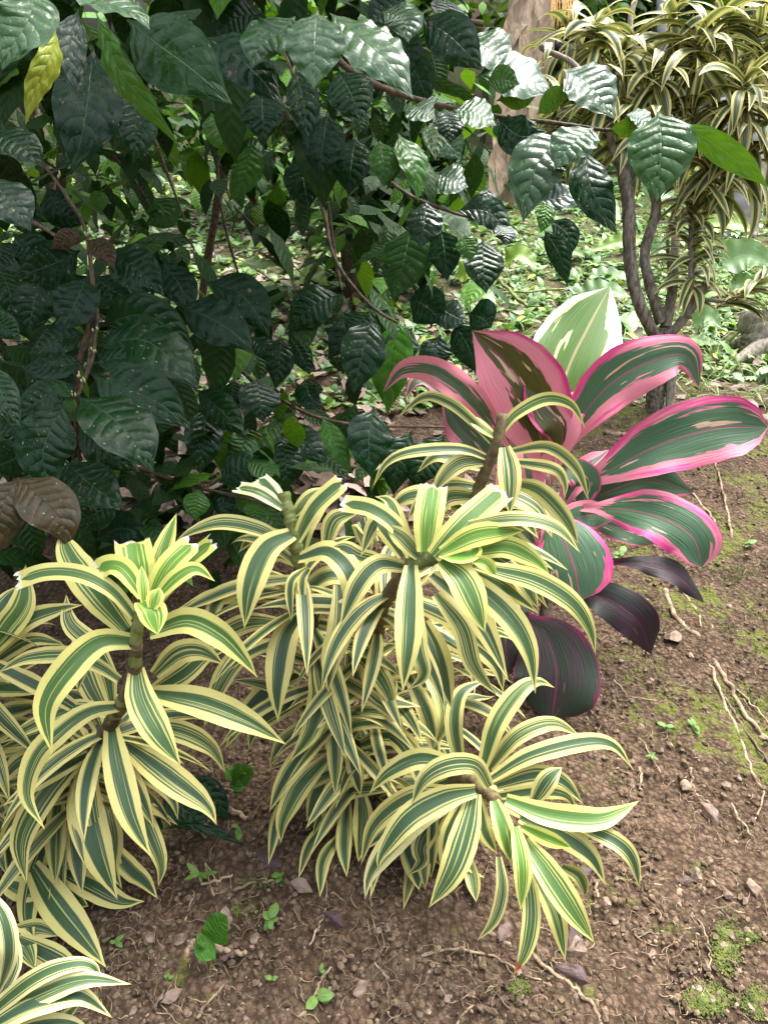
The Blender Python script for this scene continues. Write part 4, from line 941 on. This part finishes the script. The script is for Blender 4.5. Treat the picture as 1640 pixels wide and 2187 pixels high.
# rusty roof
c = P(960, 20, 9.5); t = thing('rusty_roof', 'rusty corrugated roof corner peeking out above the coffee leaves', 'roof', (c[0], c[1], 0))
a0, a1, a2, a3 = P(820, -60, 9.), P(1000, -60, 9.), P(1048, 48, 9.0), P(880, 12, 9.)
n_ = 40; u = np.linspace(0, 1, n_ * 2); V = []
for s in (0, 1):
    for q in u: p = (a0 * (1 - q) + a1 * q) * (1 - s) + (a3 * (1 - q) + a2 * q) * s; V.append(p + np.array([0, 0, .015 * math.sin(q * n_ * 3.14)]))
V = np.array(V); V = np.vstack([V, V - (0, 0, .01)]); m2 = n_ * 2; i = np.arange(m2 - 1)
mb = MB(); mb.add(V, np.vstack([np.stack([i, i + 1, i + 1 + m2, i + m2], 1), np.stack([i + 2 * m2 + m2, i + 1 + 3 * m2, i + 1 + 2 * m2, i + 2 * m2], 1), np.stack([i + m2, i + m2 + 1, i + 3 * m2 + 1, i + 3 * m2], 1)])); mb.build('sheet', M['rust'], t)
mb = MB(); add_tube(mb, [a3 - (0, 0, .03), a2 - (0, 0, .03)], .035, n=6); mb.build('beam', M['rust'], t)
for q in (a3, a2):
    mb = MB(); add_tube(mb, [(q[0], q[1] + .1, -.1), (q[0], q[1] + .1, q[2] - .05)], .04, n=8); mb.build('post', M['twig'], t)
# black plastic
for lb, cx, cy, w_ in (('crumpled black plastic sheet right of the dead trunk', 1205, 100, 62), ('crumpled black plastic sheet left of the dead trunk', 1045, 100, 60)):
    dd2 = 7.3; ct = P(cx, cy, dd2); X, Y = np.meshgrid(np.linspace(-1, 1, 24), np.linspace(-1, 1, 16)); r2 = np.random.RandomState(int(cx)); Z = sum(np.sin(r2.uniform(2, 9) * X + r2.uniform(2, 9) * Y + r2.rand() * 6) for _ in range(8)) * .02
    V = ct + X[..., None] * RT * w_ / FPX * dd2 + Y[..., None] * np.array([0, 0, 1]) * .11 + Z[..., None] * np.array([0, 1, 0]) + (Z * 1.2)[..., None] * np.array([0, 0, 1]) ; a = (np.arange(15)[:, None] * 24 + np.arange(23)).ravel()
    V[0, :, 2] -= 0; mb = MB(); mb.add(V.reshape(-1, 3), np.stack([a, a + 1, a + 25, a + 24], 1)); o = mb.build('plastic_sheet', M['tarp']); tag(o, lb, 'plastic sheet', 'black plastic sheets')
    so_ = o.modifiers.new('s', 'SOLIDIFY'); so_.thickness = .01
# ================================================================== GROUND COVER, LITTER, WEEDS
mb = MB()
def sprig(mb, p, n, L, W, e=(.2, 1.1), kind=None, prof='weed', nv=5, nu=2):
    for k in range(n):
        V = natural_leaf(p + np.array([0, 0, rs.rand() * L * .5]), rs.rand() * 6.28, L * rs.uniform(.6, 1.2), W, rs.uniform(*e), rs.uniform(.4, 1.4), prof, nv=nv, nu=nu, fold=.15)
        mb.add(*V, (rs.rand(), kind[0] * rs.rand() if kind else (1. if rs.rand() < .12 else 0), kind[1] if kind else (.9 if rs.rand() < .35 else 0)))
for _ in range(4200):
    y = 3.0 + 7 * rs.rand() ** 1.3; x = rs.uniform(-.6 * y - .4, .6 * y + .3)
    q = P(0, 0, 1)
    if x > .3 * y - .2 and y < 3.25: continue
    if rs.rand() < .35 and y < 3.8: continue
    p = np.array([x, y, float(gz(x, y))]); s = rs.uniform(.6, 1.3); sprig(mb, p, rs.randint(4, 8), .07 * s * (1 + (y - 3) * .09), .034 * s * (1 + (y - 3) * .09))
tag(mb.build('ground_cover', M['weed']), 'low green weeds covering the far ground', None, None, 'stuff')
mb = MB()
for _ in range(700):
    y = 3.0 + 5 * rs.rand() ** 1.4; x = rs.uniform(-.1, .62 * y); p = np.array([x, y, float(gz(x, y))])
    for k in range(rs.randint(3, 6)): V = natural_leaf(p, rs.rand() * 6.28, rs.uniform(.08, .2), .006, rs.uniform(.5, 1.4), rs.uniform(.5, 1.6), 'weed', nv=5, nu=1); mb.add(*V, (rs.rand(), .4 * rs.rand(), .3 * rs.rand()))
tag(mb.build('grass', M['weed']), 'thin grass blades among the weeds', None, None, 'stuff')
# dry leaf litter
mb = MB()
def dryleaf(mb, p, L, A, lift=.01, **k):
    az = rs.rand() * 6.28; V = natural_leaf(np.array([p[0], p[1], float(gz(p[0], p[1])) + lift]), az, L, L * rs.uniform(.35, .55), rs.uniform(-.1, .5), rs.uniform(-.8, 1.2), 'coffee', nv=8, nu=4, roll=rs.uniform(-.5, .5), fold=rs.uniform(-.4, .5), wave=.02, wfreq=3); mb.add(*V, A)
for _ in range(3600):
    y = 2.0 + 5 * rs.rand() ** 1.2; x = rs.uniform(-.62 * y, .25 * y if y < 2.9 else .6 * y)
    if y < 2.9 and x > -.02: 
        if rs.rand() < .8: continue
    if y > 3 and x > .2 and rs.rand() < .5: continue
    dryleaf(mb, (x, y), rs.uniform(.05, .13) * (1 if x < .2 else .7), (rs.rand(), 0, (.8 if x < .2 else .3) if rs.rand() < .45 else 0), lift=rs.uniform(.0, .03))  # paler mix under the bushes stands in for strong light in the gaps
tag(mb.build('leaf_litter', M['dry']), 'dry fallen leaves under the coffee bushes', None, None, 'stuff')
# clods and gravel
mb = MB()
for _ in range(20000):
    px = rs.uniform(-60, 1700); py = rs.uniform(960, 2300); 
    if px < 700 and py < 1350 and rs.rand() < .8: continue
    p = G(px, py); r_ = .0012 + .009 * rs.rand() ** 4.5
    if rs.rand() < .02: r_ *= 1.5
    V, F = stone(p + np.array([0, 0, r_ * .25]), r_, 1, .8); mb.add(V, F, None, (rs.rand(), 0, 0))
tag(mb.build('soil_clods', M['soil'], smooth=False), 'crumbs of brown soil', None, None, 'stuff')
mb = MB()
for _ in range(3200):
    p = G(rs.uniform(-40, 1700), rs.uniform(1000, 2250)); r_ = .0014 + .0042 * rs.rand() ** 2.6; V, F = stone(p + np.array([0, 0, r_ * .4]), r_, 1, .6); mb.add(V, F, None, (rs.rand(), 0, 0))
tag(mb.build('gravel', M['rock'], smooth=False), 'tiny tan stone chips in the soil', None, None, 'stuff')
# fine root fibres
mb = MB()
for _ in range(2200):
    p = G(rs.uniform(0, 1650), 1000 + 1190 * rs.rand()); a = rs.rand() * 6.28; L = rs.uniform(.008, .05); pts = [p + np.array([0, 0, .003])]
    for k in range(4): a += rs.uniform(-.8, .8); q = pts[-1] + np.array([math.cos(a), math.sin(a), 0]) * L / 4; q[2] = float(gz(q[0], q[1])) + .003 + .006 * rs.rand(); pts.append(q)
    add_tube(mb, pts, [rs.uniform(.0003, .0011), .0003], n=4, seg=8, A=(rs.rand(), 0, 0))
tag(mb.build('root_fibres', M['root']), 'fine pale rootlets lying on the soil', None, None, 'stuff')
# moss
def moss(px, py, rx, ry, n, lb):
    mb = MB()
    for _ in range(n * 3):
        a = rs.rand() * 6.28; q = rs.rand() ** .7; p = G(px + rx * q * math.cos(a) * rs.uniform(.6, 1.2), py + ry * q * math.sin(a) * rs.uniform(.6, 1.2)); r_ = rs.uniform(.0008, .0022); V, F = ICO[1]
        V = V * (1 + .5 * (rs.rand(len(V), 1) - .5)); mb.add(V * r_ * np.array([1, 1, .9]) + p + (0, 0, .001), F, None, (rs.rand(), 0, 0))
    tag(mb.build('moss', M['moss']), lb, None, 'moss patches', 'stuff')
for k, a in enumerate(((1550, 2020, 36, 70, 420), (1510, 2135, 60, 40, 500), (1620, 2140, 40, 40, 260), (1110, 2110, 24, 20, 120), (1520, 1330, 90, 40, 260), (1590, 1240, 70, 40, 220), (1560, 1500, 60, 30, 90), (1340, 1235, 50, 16, 90), (1600, 2000, 30, 20, 80), (1480, 1850, 30, 14, 40), (560, 1880, 60, 20, 90), (520, 1940, 40, 20, 60), (1400, 890, 30, 20, 120))): moss(*a, 'green moss on the soil')
# ================================================================== STONES, STICKS, ROOTS, FALLEN LEAVES
GS = 'stones on the soil'
def stone_thing(px, py, wpx, lb, flat=.6, smooth=False, mat='rock'):
    p = G(px, py); d = float((p - C0) @ FW); r_ = wpx / 2 / FPX * d; o = bpy.data.objects.new('stone', None); bpy.data.objects.remove(o)
    mb = MB(); V, F = stone(np.zeros(3), r_, 3 if wpx > 30 else 2, flat, .12); mb.add(V, F, None, (rs.rand(), 0, 0)); o = mb.build('stone', M[mat], None, smooth); o.location = Vector(p + (0, 0, r_ * flat * .45)); tag(o, lb, 'stone', GS)
for a in ((1487, 1873, 38, 'pale squarish stone on bare soil, right of the wide rosette'), (1512, 1838, 24, 'smaller pale stone just above the squarish one'), (1605, 1900, 56, 'largest tan stone at the right edge'), (1590, 1925, 30, 'tan stone below the largest one'),
          (1552, 1915, 30, 'brown stone beside the largest tan stone'), (1435, 1365, 44, 'grey brown stone below the purple leaf'), (1295, 1930, 36, 'brown block stone right of the drooping leaf tips'), (1362, 1872, 26, 'dark flat stone near the right leaf tips'),
          (1225, 2030, 62, 'big tan stone under the drooping leaf tips'), (385, 2012, 36, 'grey angular stone left of the big seedling'), (545, 2005, 28, 'brown angular stone right of the big seedling'), (770, 2115, 40, 'grey angular stone at the bottom middle'),
          (735, 2052, 16, 'whitish round pebble at the bottom'), (320, 2003, 34, 'pinkish upright stone chip near the left plant'), (530, 1942, 18, 'orange pebble above the big seedling'), (1430, 2160, 26, 'pale pebble near the bottom edge'),
          (1590, 800, 50, 'flat tan stone beside the stump'), (1545, 960, 18, 'small stone near the pink leaf tip'), (1365, 1555, 26, 'stone between the shrub and the long root'), (1465, 1680, 30, 'rounded stone in the middle of the right soil'), (1548, 1680, 26, 'pale stone right of the withered leaf'), (285, 2160, 22, 'pale oval pebble at the bottom left'), (330, 1980, 12, 'smooth grey pebble on the left')):
    stone_thing(*a)
for k in range(46):
    stone_thing(rs.uniform(500, 1640) if k % 2 else rs.uniform(1250, 1640), rs.uniform(1250 if k % 2 == 0 else 1950, 2180), rs.uniform(12, 24), 'small angular brown stone scattered on the bare soil')
def stick(name, pts, w0, w1, lb, mat='root', cat='root', group='roots and sticks on the soil', lift=.004, parts=()):
    g0_ = crom([(x, y, 0) for x, y in pts], len(pts) * 4); g = [G(x + (0 if i in (0, len(g0_) - 1) else rs.uniform(-3, 3)), y + rs.uniform(-2.5, 2.5), lift * rs.uniform(-.3, 1.3) if lift < .05 else lift) for i, (x, y, _) in enumerate(g0_)]; w0 *= .8; w1 *= .7; d = float((g[0] - C0) @ FW); mb = MB(); add_tube(mb, g, [w0 / 2 / FPX * d, w1 / 2 / FPX * d], seg=len(pts) * 12, n=8, noise=.45)
    o = mb.build(name, M[mat]); tag(o, lb, cat, group)
stick('root', [(1420, 1262), (1440, 1320), (1500, 1370), (1520, 1410), (1560, 1470), (1600, 1540), (1650, 1590)], 14, 11, 'long thick tan root running down the right soil')
stick('root', [(1515, 1330), (1522, 1370), (1515, 1420), (1545, 1500), (1580, 1580), (1600, 1640), (1612, 1668)], 9, 7, 'thinner tan root left of the long thick one')
stick('stick', [(1450, 1260), (1480, 1300), (1500, 1340), (1522, 1400)], 7, 5, 'grey stick crossing above the long root', cat='stick')
stick('stick', [(1525, 1460), (1570, 1530), (1610, 1590), (1645, 1640)], 8, 7, 'dark purplish stick below the long thick root', mat='twig', cat='stick')
stick('stick', [(1572, 1475), (1610, 1510), (1650, 1560)], 6, 5, 'straight pale stick near the right edge', cat='stick')
stick('root', [(1475, 1640), (1482, 1690), (1510, 1715), (1530, 1735)], 5, 5, 'thin bent root above the withered leaf')
stick('root', [(1610, 1660), (1628, 1700), (1610, 1765)], 6, 4, 'short curved root at the right edge')
stick('root', [(1560, 1720), (1590, 1770), (1620, 1810), (1645, 1850)], 5, 4, 'thin grey root trailing from the withered leaf')
stick('root', [(900, 2042), (950, 2030), (1010, 2034), (1060, 2045), (1100, 2075), (1150, 2095), (1205, 2118)], 8, 5, 'long thin tan root across the bottom')
stick('stick', [(1040, 1992), (1080, 2015), (1130, 2035), (1180, 2080), (1230, 2115), (1265, 2150), (1285, 2195)], 12, 11, 'long grey green stick curving to the bottom edge', cat='stick')
stick('root', [(1395, 1890), (1440, 1900), (1470, 1935), (1490, 1960), (1510, 2020), (1516, 2075)], 6, 4, 'thin root below the pale squarish stone')
stick('stick', [(1446, 1940), (1450, 1890)], 14, 10, 'short pale stick at the right by the tan stones', cat='stick')
stick('root', [(975, 2195), (985, 2170), (1010, 2150)], 7, 6, 'bottom edge root stub')
stick('stick', [(830, 2090), (800, 2060), (960, 2000)][:2], 5, 4, 'tiny twig right of the white pebble', cat='stick')
stick('stick', [(660, 2020), (690, 1960), (700, 1920), (698, 1872)], 5, 4, 'thin upright pale twig under the middle shrub', cat='stick')
stick('stick', [(422, 2180), (440, 2150), (482, 2098)], 10, 7, 'pale stick at the bottom left of the seedling', cat='stick')
stick('stick', [(398, 2055), (405, 2025), (418, 2012)], 18, 16, 'thick grey stub left of the big seedling', cat='stick')
stick('stick', [(462, 2032), (490, 2040), (526, 2038)], 17, 13, 'thick tan stub right of the big seedling', cat='stick', lift=.012)
stick('stick', [(472, 1730), (500, 1732), (526, 1752)], 17, 13, 'thick pale stub under the left shrub leaves', cat='stick')
stick('root', [(430, 1890), (480, 1880), (520, 1855), (560, 1865)], 8, 6, 'pale root right of the left shrub')
stick('root', [(500, 1905), (545, 1885), (600, 1882)], 9, 7, 'brown root above the orange pebble')
stick('root', [(300, 1960), (260, 1945), (220, 1985), (215, 2020)], 5, 3, 'thin root by the tips of the left shrub')
stick('root', [(465, 1890), (440, 1850), (455, 1880)][:2] + [(470, 1960)], 4, 3, 'thin root hanging down by the weeds')
stick('stick', [(395, 1980), (405, 1940), (415, 1905)], 6, 4, 'short pale twig above the grey stone', cat='stick')
stick('root', [(625, 2180), (650, 2165), (690, 2090), (708, 2065)], 9, 6, 'brown twig by the two-leaved weed', )
stick('root', [(790, 1920), (800, 1980), (815, 2030)], 5, 3, 'hanging thin root under the pale leaf')
stick('root', [(1360, 1560), (1380, 1600), (1410, 1650)], 4, 3, 'thin root in the middle of the right soil')
stick('root', [(1310, 1450), (1350, 1490), (1420, 1500)], 4, 3, 'thin root below the purple leaves')
stick('stick', [(1365, 1640), (1368, 1690)], 9, 7, 'short pale twig right of the arching leaves', cat='stick')
stick('stick', [(1270, 1880), (1275, 1920)], 9, 8, 'short twig under the right leaf tips', cat='stick')
stick('root', [(1560, 1150), (1540, 1030), (1530, 990), (1570, 960), (1620, 990)], 8, 4, 'tan root curling below the pink leaf tip')
stick('root', [(1430, 1010), (1480, 1060), (1520, 1110), (1525, 1150)], 7, 4, 'tan root beside the green drooping leaf')
stick('root', [(1290, 925), (1330, 930), (1370, 915)], 16, 6, 'curved pale bark strip at the foot of the tree')
stick('stem_of_weed', [(1040, 672), (1075, 720), (1115, 760)], 11, 9, 'long green weed stalk lying behind the pink plant', mat='gstem', cat='stalk', lift=.25)
stick('stem_of_weed', [(980, 665), (1080, 668), (1200, 662)], 8, 6, 'thin green stalk lying across the weeds', mat='gstem', cat='stalk', lift=.12)
GF = 'fallen dry leaves on the soil'
def fallen(px, py, L, A, lb, rot=None):
    p = G(px, py); mb = MB(); V = natural_leaf(p + (0, 0, .012), rot if rot is not None else rs.rand() * 6.28, L, L * .5, .25, rs.uniform(.2, .9), 'coffee', nv=16, nu=8, roll=rs.uniform(-.9, .9), fold=rs.uniform(.2, .8), wave=.05, wfreq=2.5); A = (A[0] * .6, A[1], A[2] * .35); L *= .8; mb.add(*V, A); tag(mb.build('fallen_leaf', M['dry']), lb, 'fallen leaf', GF)
for a in ((1205, 2050, .08, (.2, 1, 0), 'crumpled dark purple leaf under the red-tipped leaf'), (1260, 2110, .07, (.5, .8, 0), 'grey purple dry leaf beside the long stick'), (1065, 2020, .045, (.6, .5, .3), 'small grey pink dry leaf above the long stick'), (545, 1825, .07, (.2, 1, 0), 'dark purple rolled leaf left of the middle shrub'),
          (735, 1990, .05, (.1, 1, 0), 'small purple leaf at the bottom middle'), (355, 2120, .035, (.9, 0, .5), 'pale tan dry leaf at the bottom left'), (1490, 1720, .06, (.9, .3, .6), 'withered curled grey leaf on the right soil'), (700, 1010, .16, (.7, .4, .3), 'large pinkish dry leaf under the coffee branch'),
          (1480, 1890, .035, (.6, .6, .2), 'narrow grey leaf beside the squarish stone'), (505, 2035, .04, (.4, .6, 0), 'reddish dry leaf beside the big seedling'), (620, 1890, .05, (.9, 0, .7), 'thin pale curled leaf below the middle shrub'), (1245, 1790 + 100, .045, (.3, 1, 0), 'dark leaf under the wide rosette'), (1620, 880, .14, (.7, 0, .2), 'brown dry leaf below the stump'), (485, 1940, .05, (.9, 0, .9), 'whitish crumpled leaf above the seedling'), (345, 2150, .04, (.8, 0, .3), 'tan dry leaf bottom left beside the oval pebble'), (1040, 2090 - 1000, .01, (.5, 0, 0), 'scrap of leaf')):
    if a[2] > .02: fallen(*a)
# seedlings
def seedling(px, py, hpx, leaves, lb, cat='seedling', nm='coffee_seedling', g=.9):
    p = G(px, py); d = float((p - C0) @ FW); t = thing(nm, lb, cat, p, 'small seedlings in the soil'); top = P(px + 2, py - hpx, d - .01); mb = MB(); add_tube(mb, [p - (0, 0, .005), (p + top) / 2 + (.002, 0, 0), top], .0016, n=7); mb.build('stem', M['gstem'], t)
    for (pts, w) in leaves:
        sp = [P(x, y, d - .01 - .012 * i) for i, (x, y) in enumerate(pts)]; c = np.mean(sp, 0); V = leaf(sp, w / FPX * d, 'round', nref=nrm(nrm(C0 - c) + (0, 0, .4)), nv=14, nu=8, wave=.03, wfreq=2, fold=.1, tilt=rs.uniform(-.2, .2)); mb = MB(); mb.add(*V, (.3 + .3 * rs.rand(), g, 0)); mb.build('leaf', M['coffee'], t)
seedling(448, 2080, 62, [([(455, 2012), (465, 1985), (485, 1955)], 60), ([(458, 2015), (440, 2028), (425, 2052)], 52), ([(440, 2005), (430, 2010), (422, 2015)], 30)], 'green coffee seedling with three round leaves on bare soil')
seedling(505, 1722, 50, [([(512, 1665), (528, 1655), (542, 1652)], 42), ([(508, 1668), (495, 1655), (480, 1660)], 34), ([(508, 1670), (505, 1680), (500, 1690)], 30), ([(512, 1660), (512, 1645), (520, 1635)], 30)], 'shiny bright green seedling between the left and middle shrubs')
def weed(px, py, n, L, W, lb, prof='round'):
    p = G(px, py); t = thing('weed', lb, 'weed', p, 'little weeds on the soil'); mb = MB(); add_tube(mb, [p - (0, 0, .004), p + (0, .002, L * .6)], .001, n=6); mb.build('stem', M['gstem'], t)
    for k in range(n): q_ = rs.uniform(.45, 1.15); V = natural_leaf(p + (0, 0, L * (.2 + .6 * rs.rand())), rs.rand() * 6.28, L * q_, W * q_ * .9, rs.uniform(.1, .6), rs.uniform(.3, 1), prof, nv=8, nu=4, fold=.15); mb = MB(); mb.add(*V, (.1 + .5 * rs.rand(), .15, .0)); mb.build('leaf', M['weed'], t)
for a in ((580, 1975, 6, .026, .018, 'weed with small round leaves right of the big seedling'), (678, 2135, 4, .026, .019, 'two-branched round-leaved weed at the bottom middle'), (430, 1880, 7, .035, .012, 'dark narrow-leaved weed right of the left shrub'), (512, 1778, 5, .025, .016, 'small pale weed above the dark purple leaf'),
          (582, 2098, 4, .014, .009, 'tiny weed at the bottom'), (360, 2095, 4, .012, .009, 'tiny weed by the pale tan leaf'), (600, 1875, 4, .016, .012, 'tiny weed below the middle shrub'), (685, 2080, 4, .014, .008, 'tiny sprig above the two-branched weed'), (1420, 1560, 5, .02, .012, 'tiny green tuft left of the thin root'), (1480, 1560, 5, .025, .014, 'tiny green tuft right of the thin root'), (1590, 1170, 6, .03, .02, 'small weed below the pink leaf'), (1325, 1170 + 20, 6, .03, .02, 'small weed behind the drooping pink leaf'), (1390, 1620, 4, .02, .01, 'sprig in the right soil'), (250, 2020, 4, .016, .01, 'sprig by the left shrub leaf tip')): weed(*a)
# dark leafed sapling under the left shrub
g0 = G(440, 1790); t = thing('dark_sapling', 'dark glossy sapling half hidden under the left variegated shrub', 'sapling', g0)
mb = MB(); add_tube(mb, [g0, P(400, 1740, 1.5)], .002); mb.build('stem', M['gstem'], t)
for pts, w_, dd_ in (([(345, 1690), (380, 1720), (420, 1745), (445, 1760)], 60, 1.48), ([(395, 1660), (450, 1690), (480, 1740), (488, 1755)], 50, 1.5), ([(350, 1770), (400, 1762), (450, 1772), (530, 1810)], 22, 1.45), ([(330, 1780), (335, 1760), (340, 1745)], 30, 1.42)):
    mb = MB(); sp = [P(x, y, dd_) for x, y in pts]; mb.add(*leaf(sp, w_ / FPX * dd_, 'coffee', nref=nrm(C0 - sp[0] + (0, 0, .3)), wave=.02, nv=20, nu=8), (.2, 0, 0)); mb.build('leaf', M['coffee'], t)
# large soft leaves in the weeds
def bigweed(px, py, hpx, leaves, lb):
    p = G(px, py); d = float((p - C0) @ FW); t = thing('broadleaf_weed', lb, 'plant', p, 'broad leaved weeds at the back')
    for (pts, w, A) in leaves:
        sp = [P(x, y, d - .05 * i) for i, (x, y) in enumerate(pts)]; mb = MB(); add_tube(mb, [p, (p + sp[0]) / 2 + (0, 0, .02), sp[0]], .004, n=6); mb.build('stalk', M['gstem'], t)
        c = np.mean(sp, 0); V = leaf(sp, w / FPX * d, 'heart', nref=nrm(nrm(C0 - c) * .5 + (0, 0, .6)), nv=24, nu=8, wave=.035, wfreq=5, fold=.3, comp=True, tilt=rs.uniform(-.4, .4)); mb = MB(); mb.add(*V, A); mb.build('leaf', M['weed'], t)
bigweed(1590, 640, 60, [([(1540, 560), (1600, 545), (1660, 570)], 70, (.4, 0, .5)), ([(1560, 600), (1600, 610), (1640, 625)], 40, (.6, 0, .4))], 'broad pale bluish leaf plant at the right edge')
bigweed(1540, 560, 60, [([(1510, 480), (1560, 475), (1612, 495)], 46, (.5, .45, 0)), ([(1520, 510), (1540, 530), (1570, 540)], 26, (.8, .5, 0))], 'yellow green broad leaf plant left of the pale bluish one')
bigweed(1330, 610, 60, [([(1365, 510), (1310, 520), (1245, 540)], 34, (.5, .4, 0)), ([(1260, 600), (1310, 590), (1350, 600)], 34, (.5, 0, .6))], 'yellow green broad leaf plant left of the striped tree trunk')
bigweed(1420, 590, 60, [([(1390, 540), (1415, 530), (1440, 545)], 40, (.5, 0, .45)), ([(1385, 430), (1410, 410), (1440, 425)], 50, (.3, 0, .5))], 'pale round leaves behind the striped tree trunk')
bigweed(1200, 560, 60, [([(1150, 500), (1190, 480), (1235, 500)], 36, (.5, 0, .4)), ([(1180, 540), (1220, 535), (1250, 550)], 30, (.7, .2, .2)), ([(1260, 460), (1290, 450), (1325, 470)], 50, (.4, 0, .4))], 'soft green broad leaf plant behind the hanging dark leaf')
bigweed(1280, 700, 60, [([(1240, 645), (1300, 625), (1345, 635)], 55, (.35, 0, .35)), ([(1320, 680), (1345, 690), (1350, 720)], 44, (.5, 0, .5))], 'green broad leaf plant behind the cream edged leaf')
bigweed(1500, 740, 60, [([(1480, 690), (1510, 675), (1540, 700)], 50, (.4, 0, .6)), ([(1470, 720), (1500, 730), (1540, 735)], 26, (.6, 0, .4)), ([(1480, 765), (1540, 740), (1590, 700)], 14, (.6, .2, .1))], 'grey green broad leaf plant right of the tree base')
bigweed(1010, 720, 60, [([(980, 590), (1010, 575), (1045, 590)], 40, (.6, .6, 0)), ([(1080, 560), (1110, 545), (1150, 575)], 40, (.5, .4, 0)), ([(1000, 640), (1030, 630), (1060, 650)], 30, (.7, 0, .3))], 'yellow green plant behind the coffee branch tips')
bigweed(640, 650, 60, [([(600, 540), (560, 520), (530, 530)], 40, (.5, .4, 0)), ([(640, 600), (670, 590), (700, 610)], 40, (.8, .6, 0)), ([(520, 560), (560, 570), (600, 560)], 30, (.5, .45, 0))], 'bright yellow green plant glimpsed through the coffee leaves')
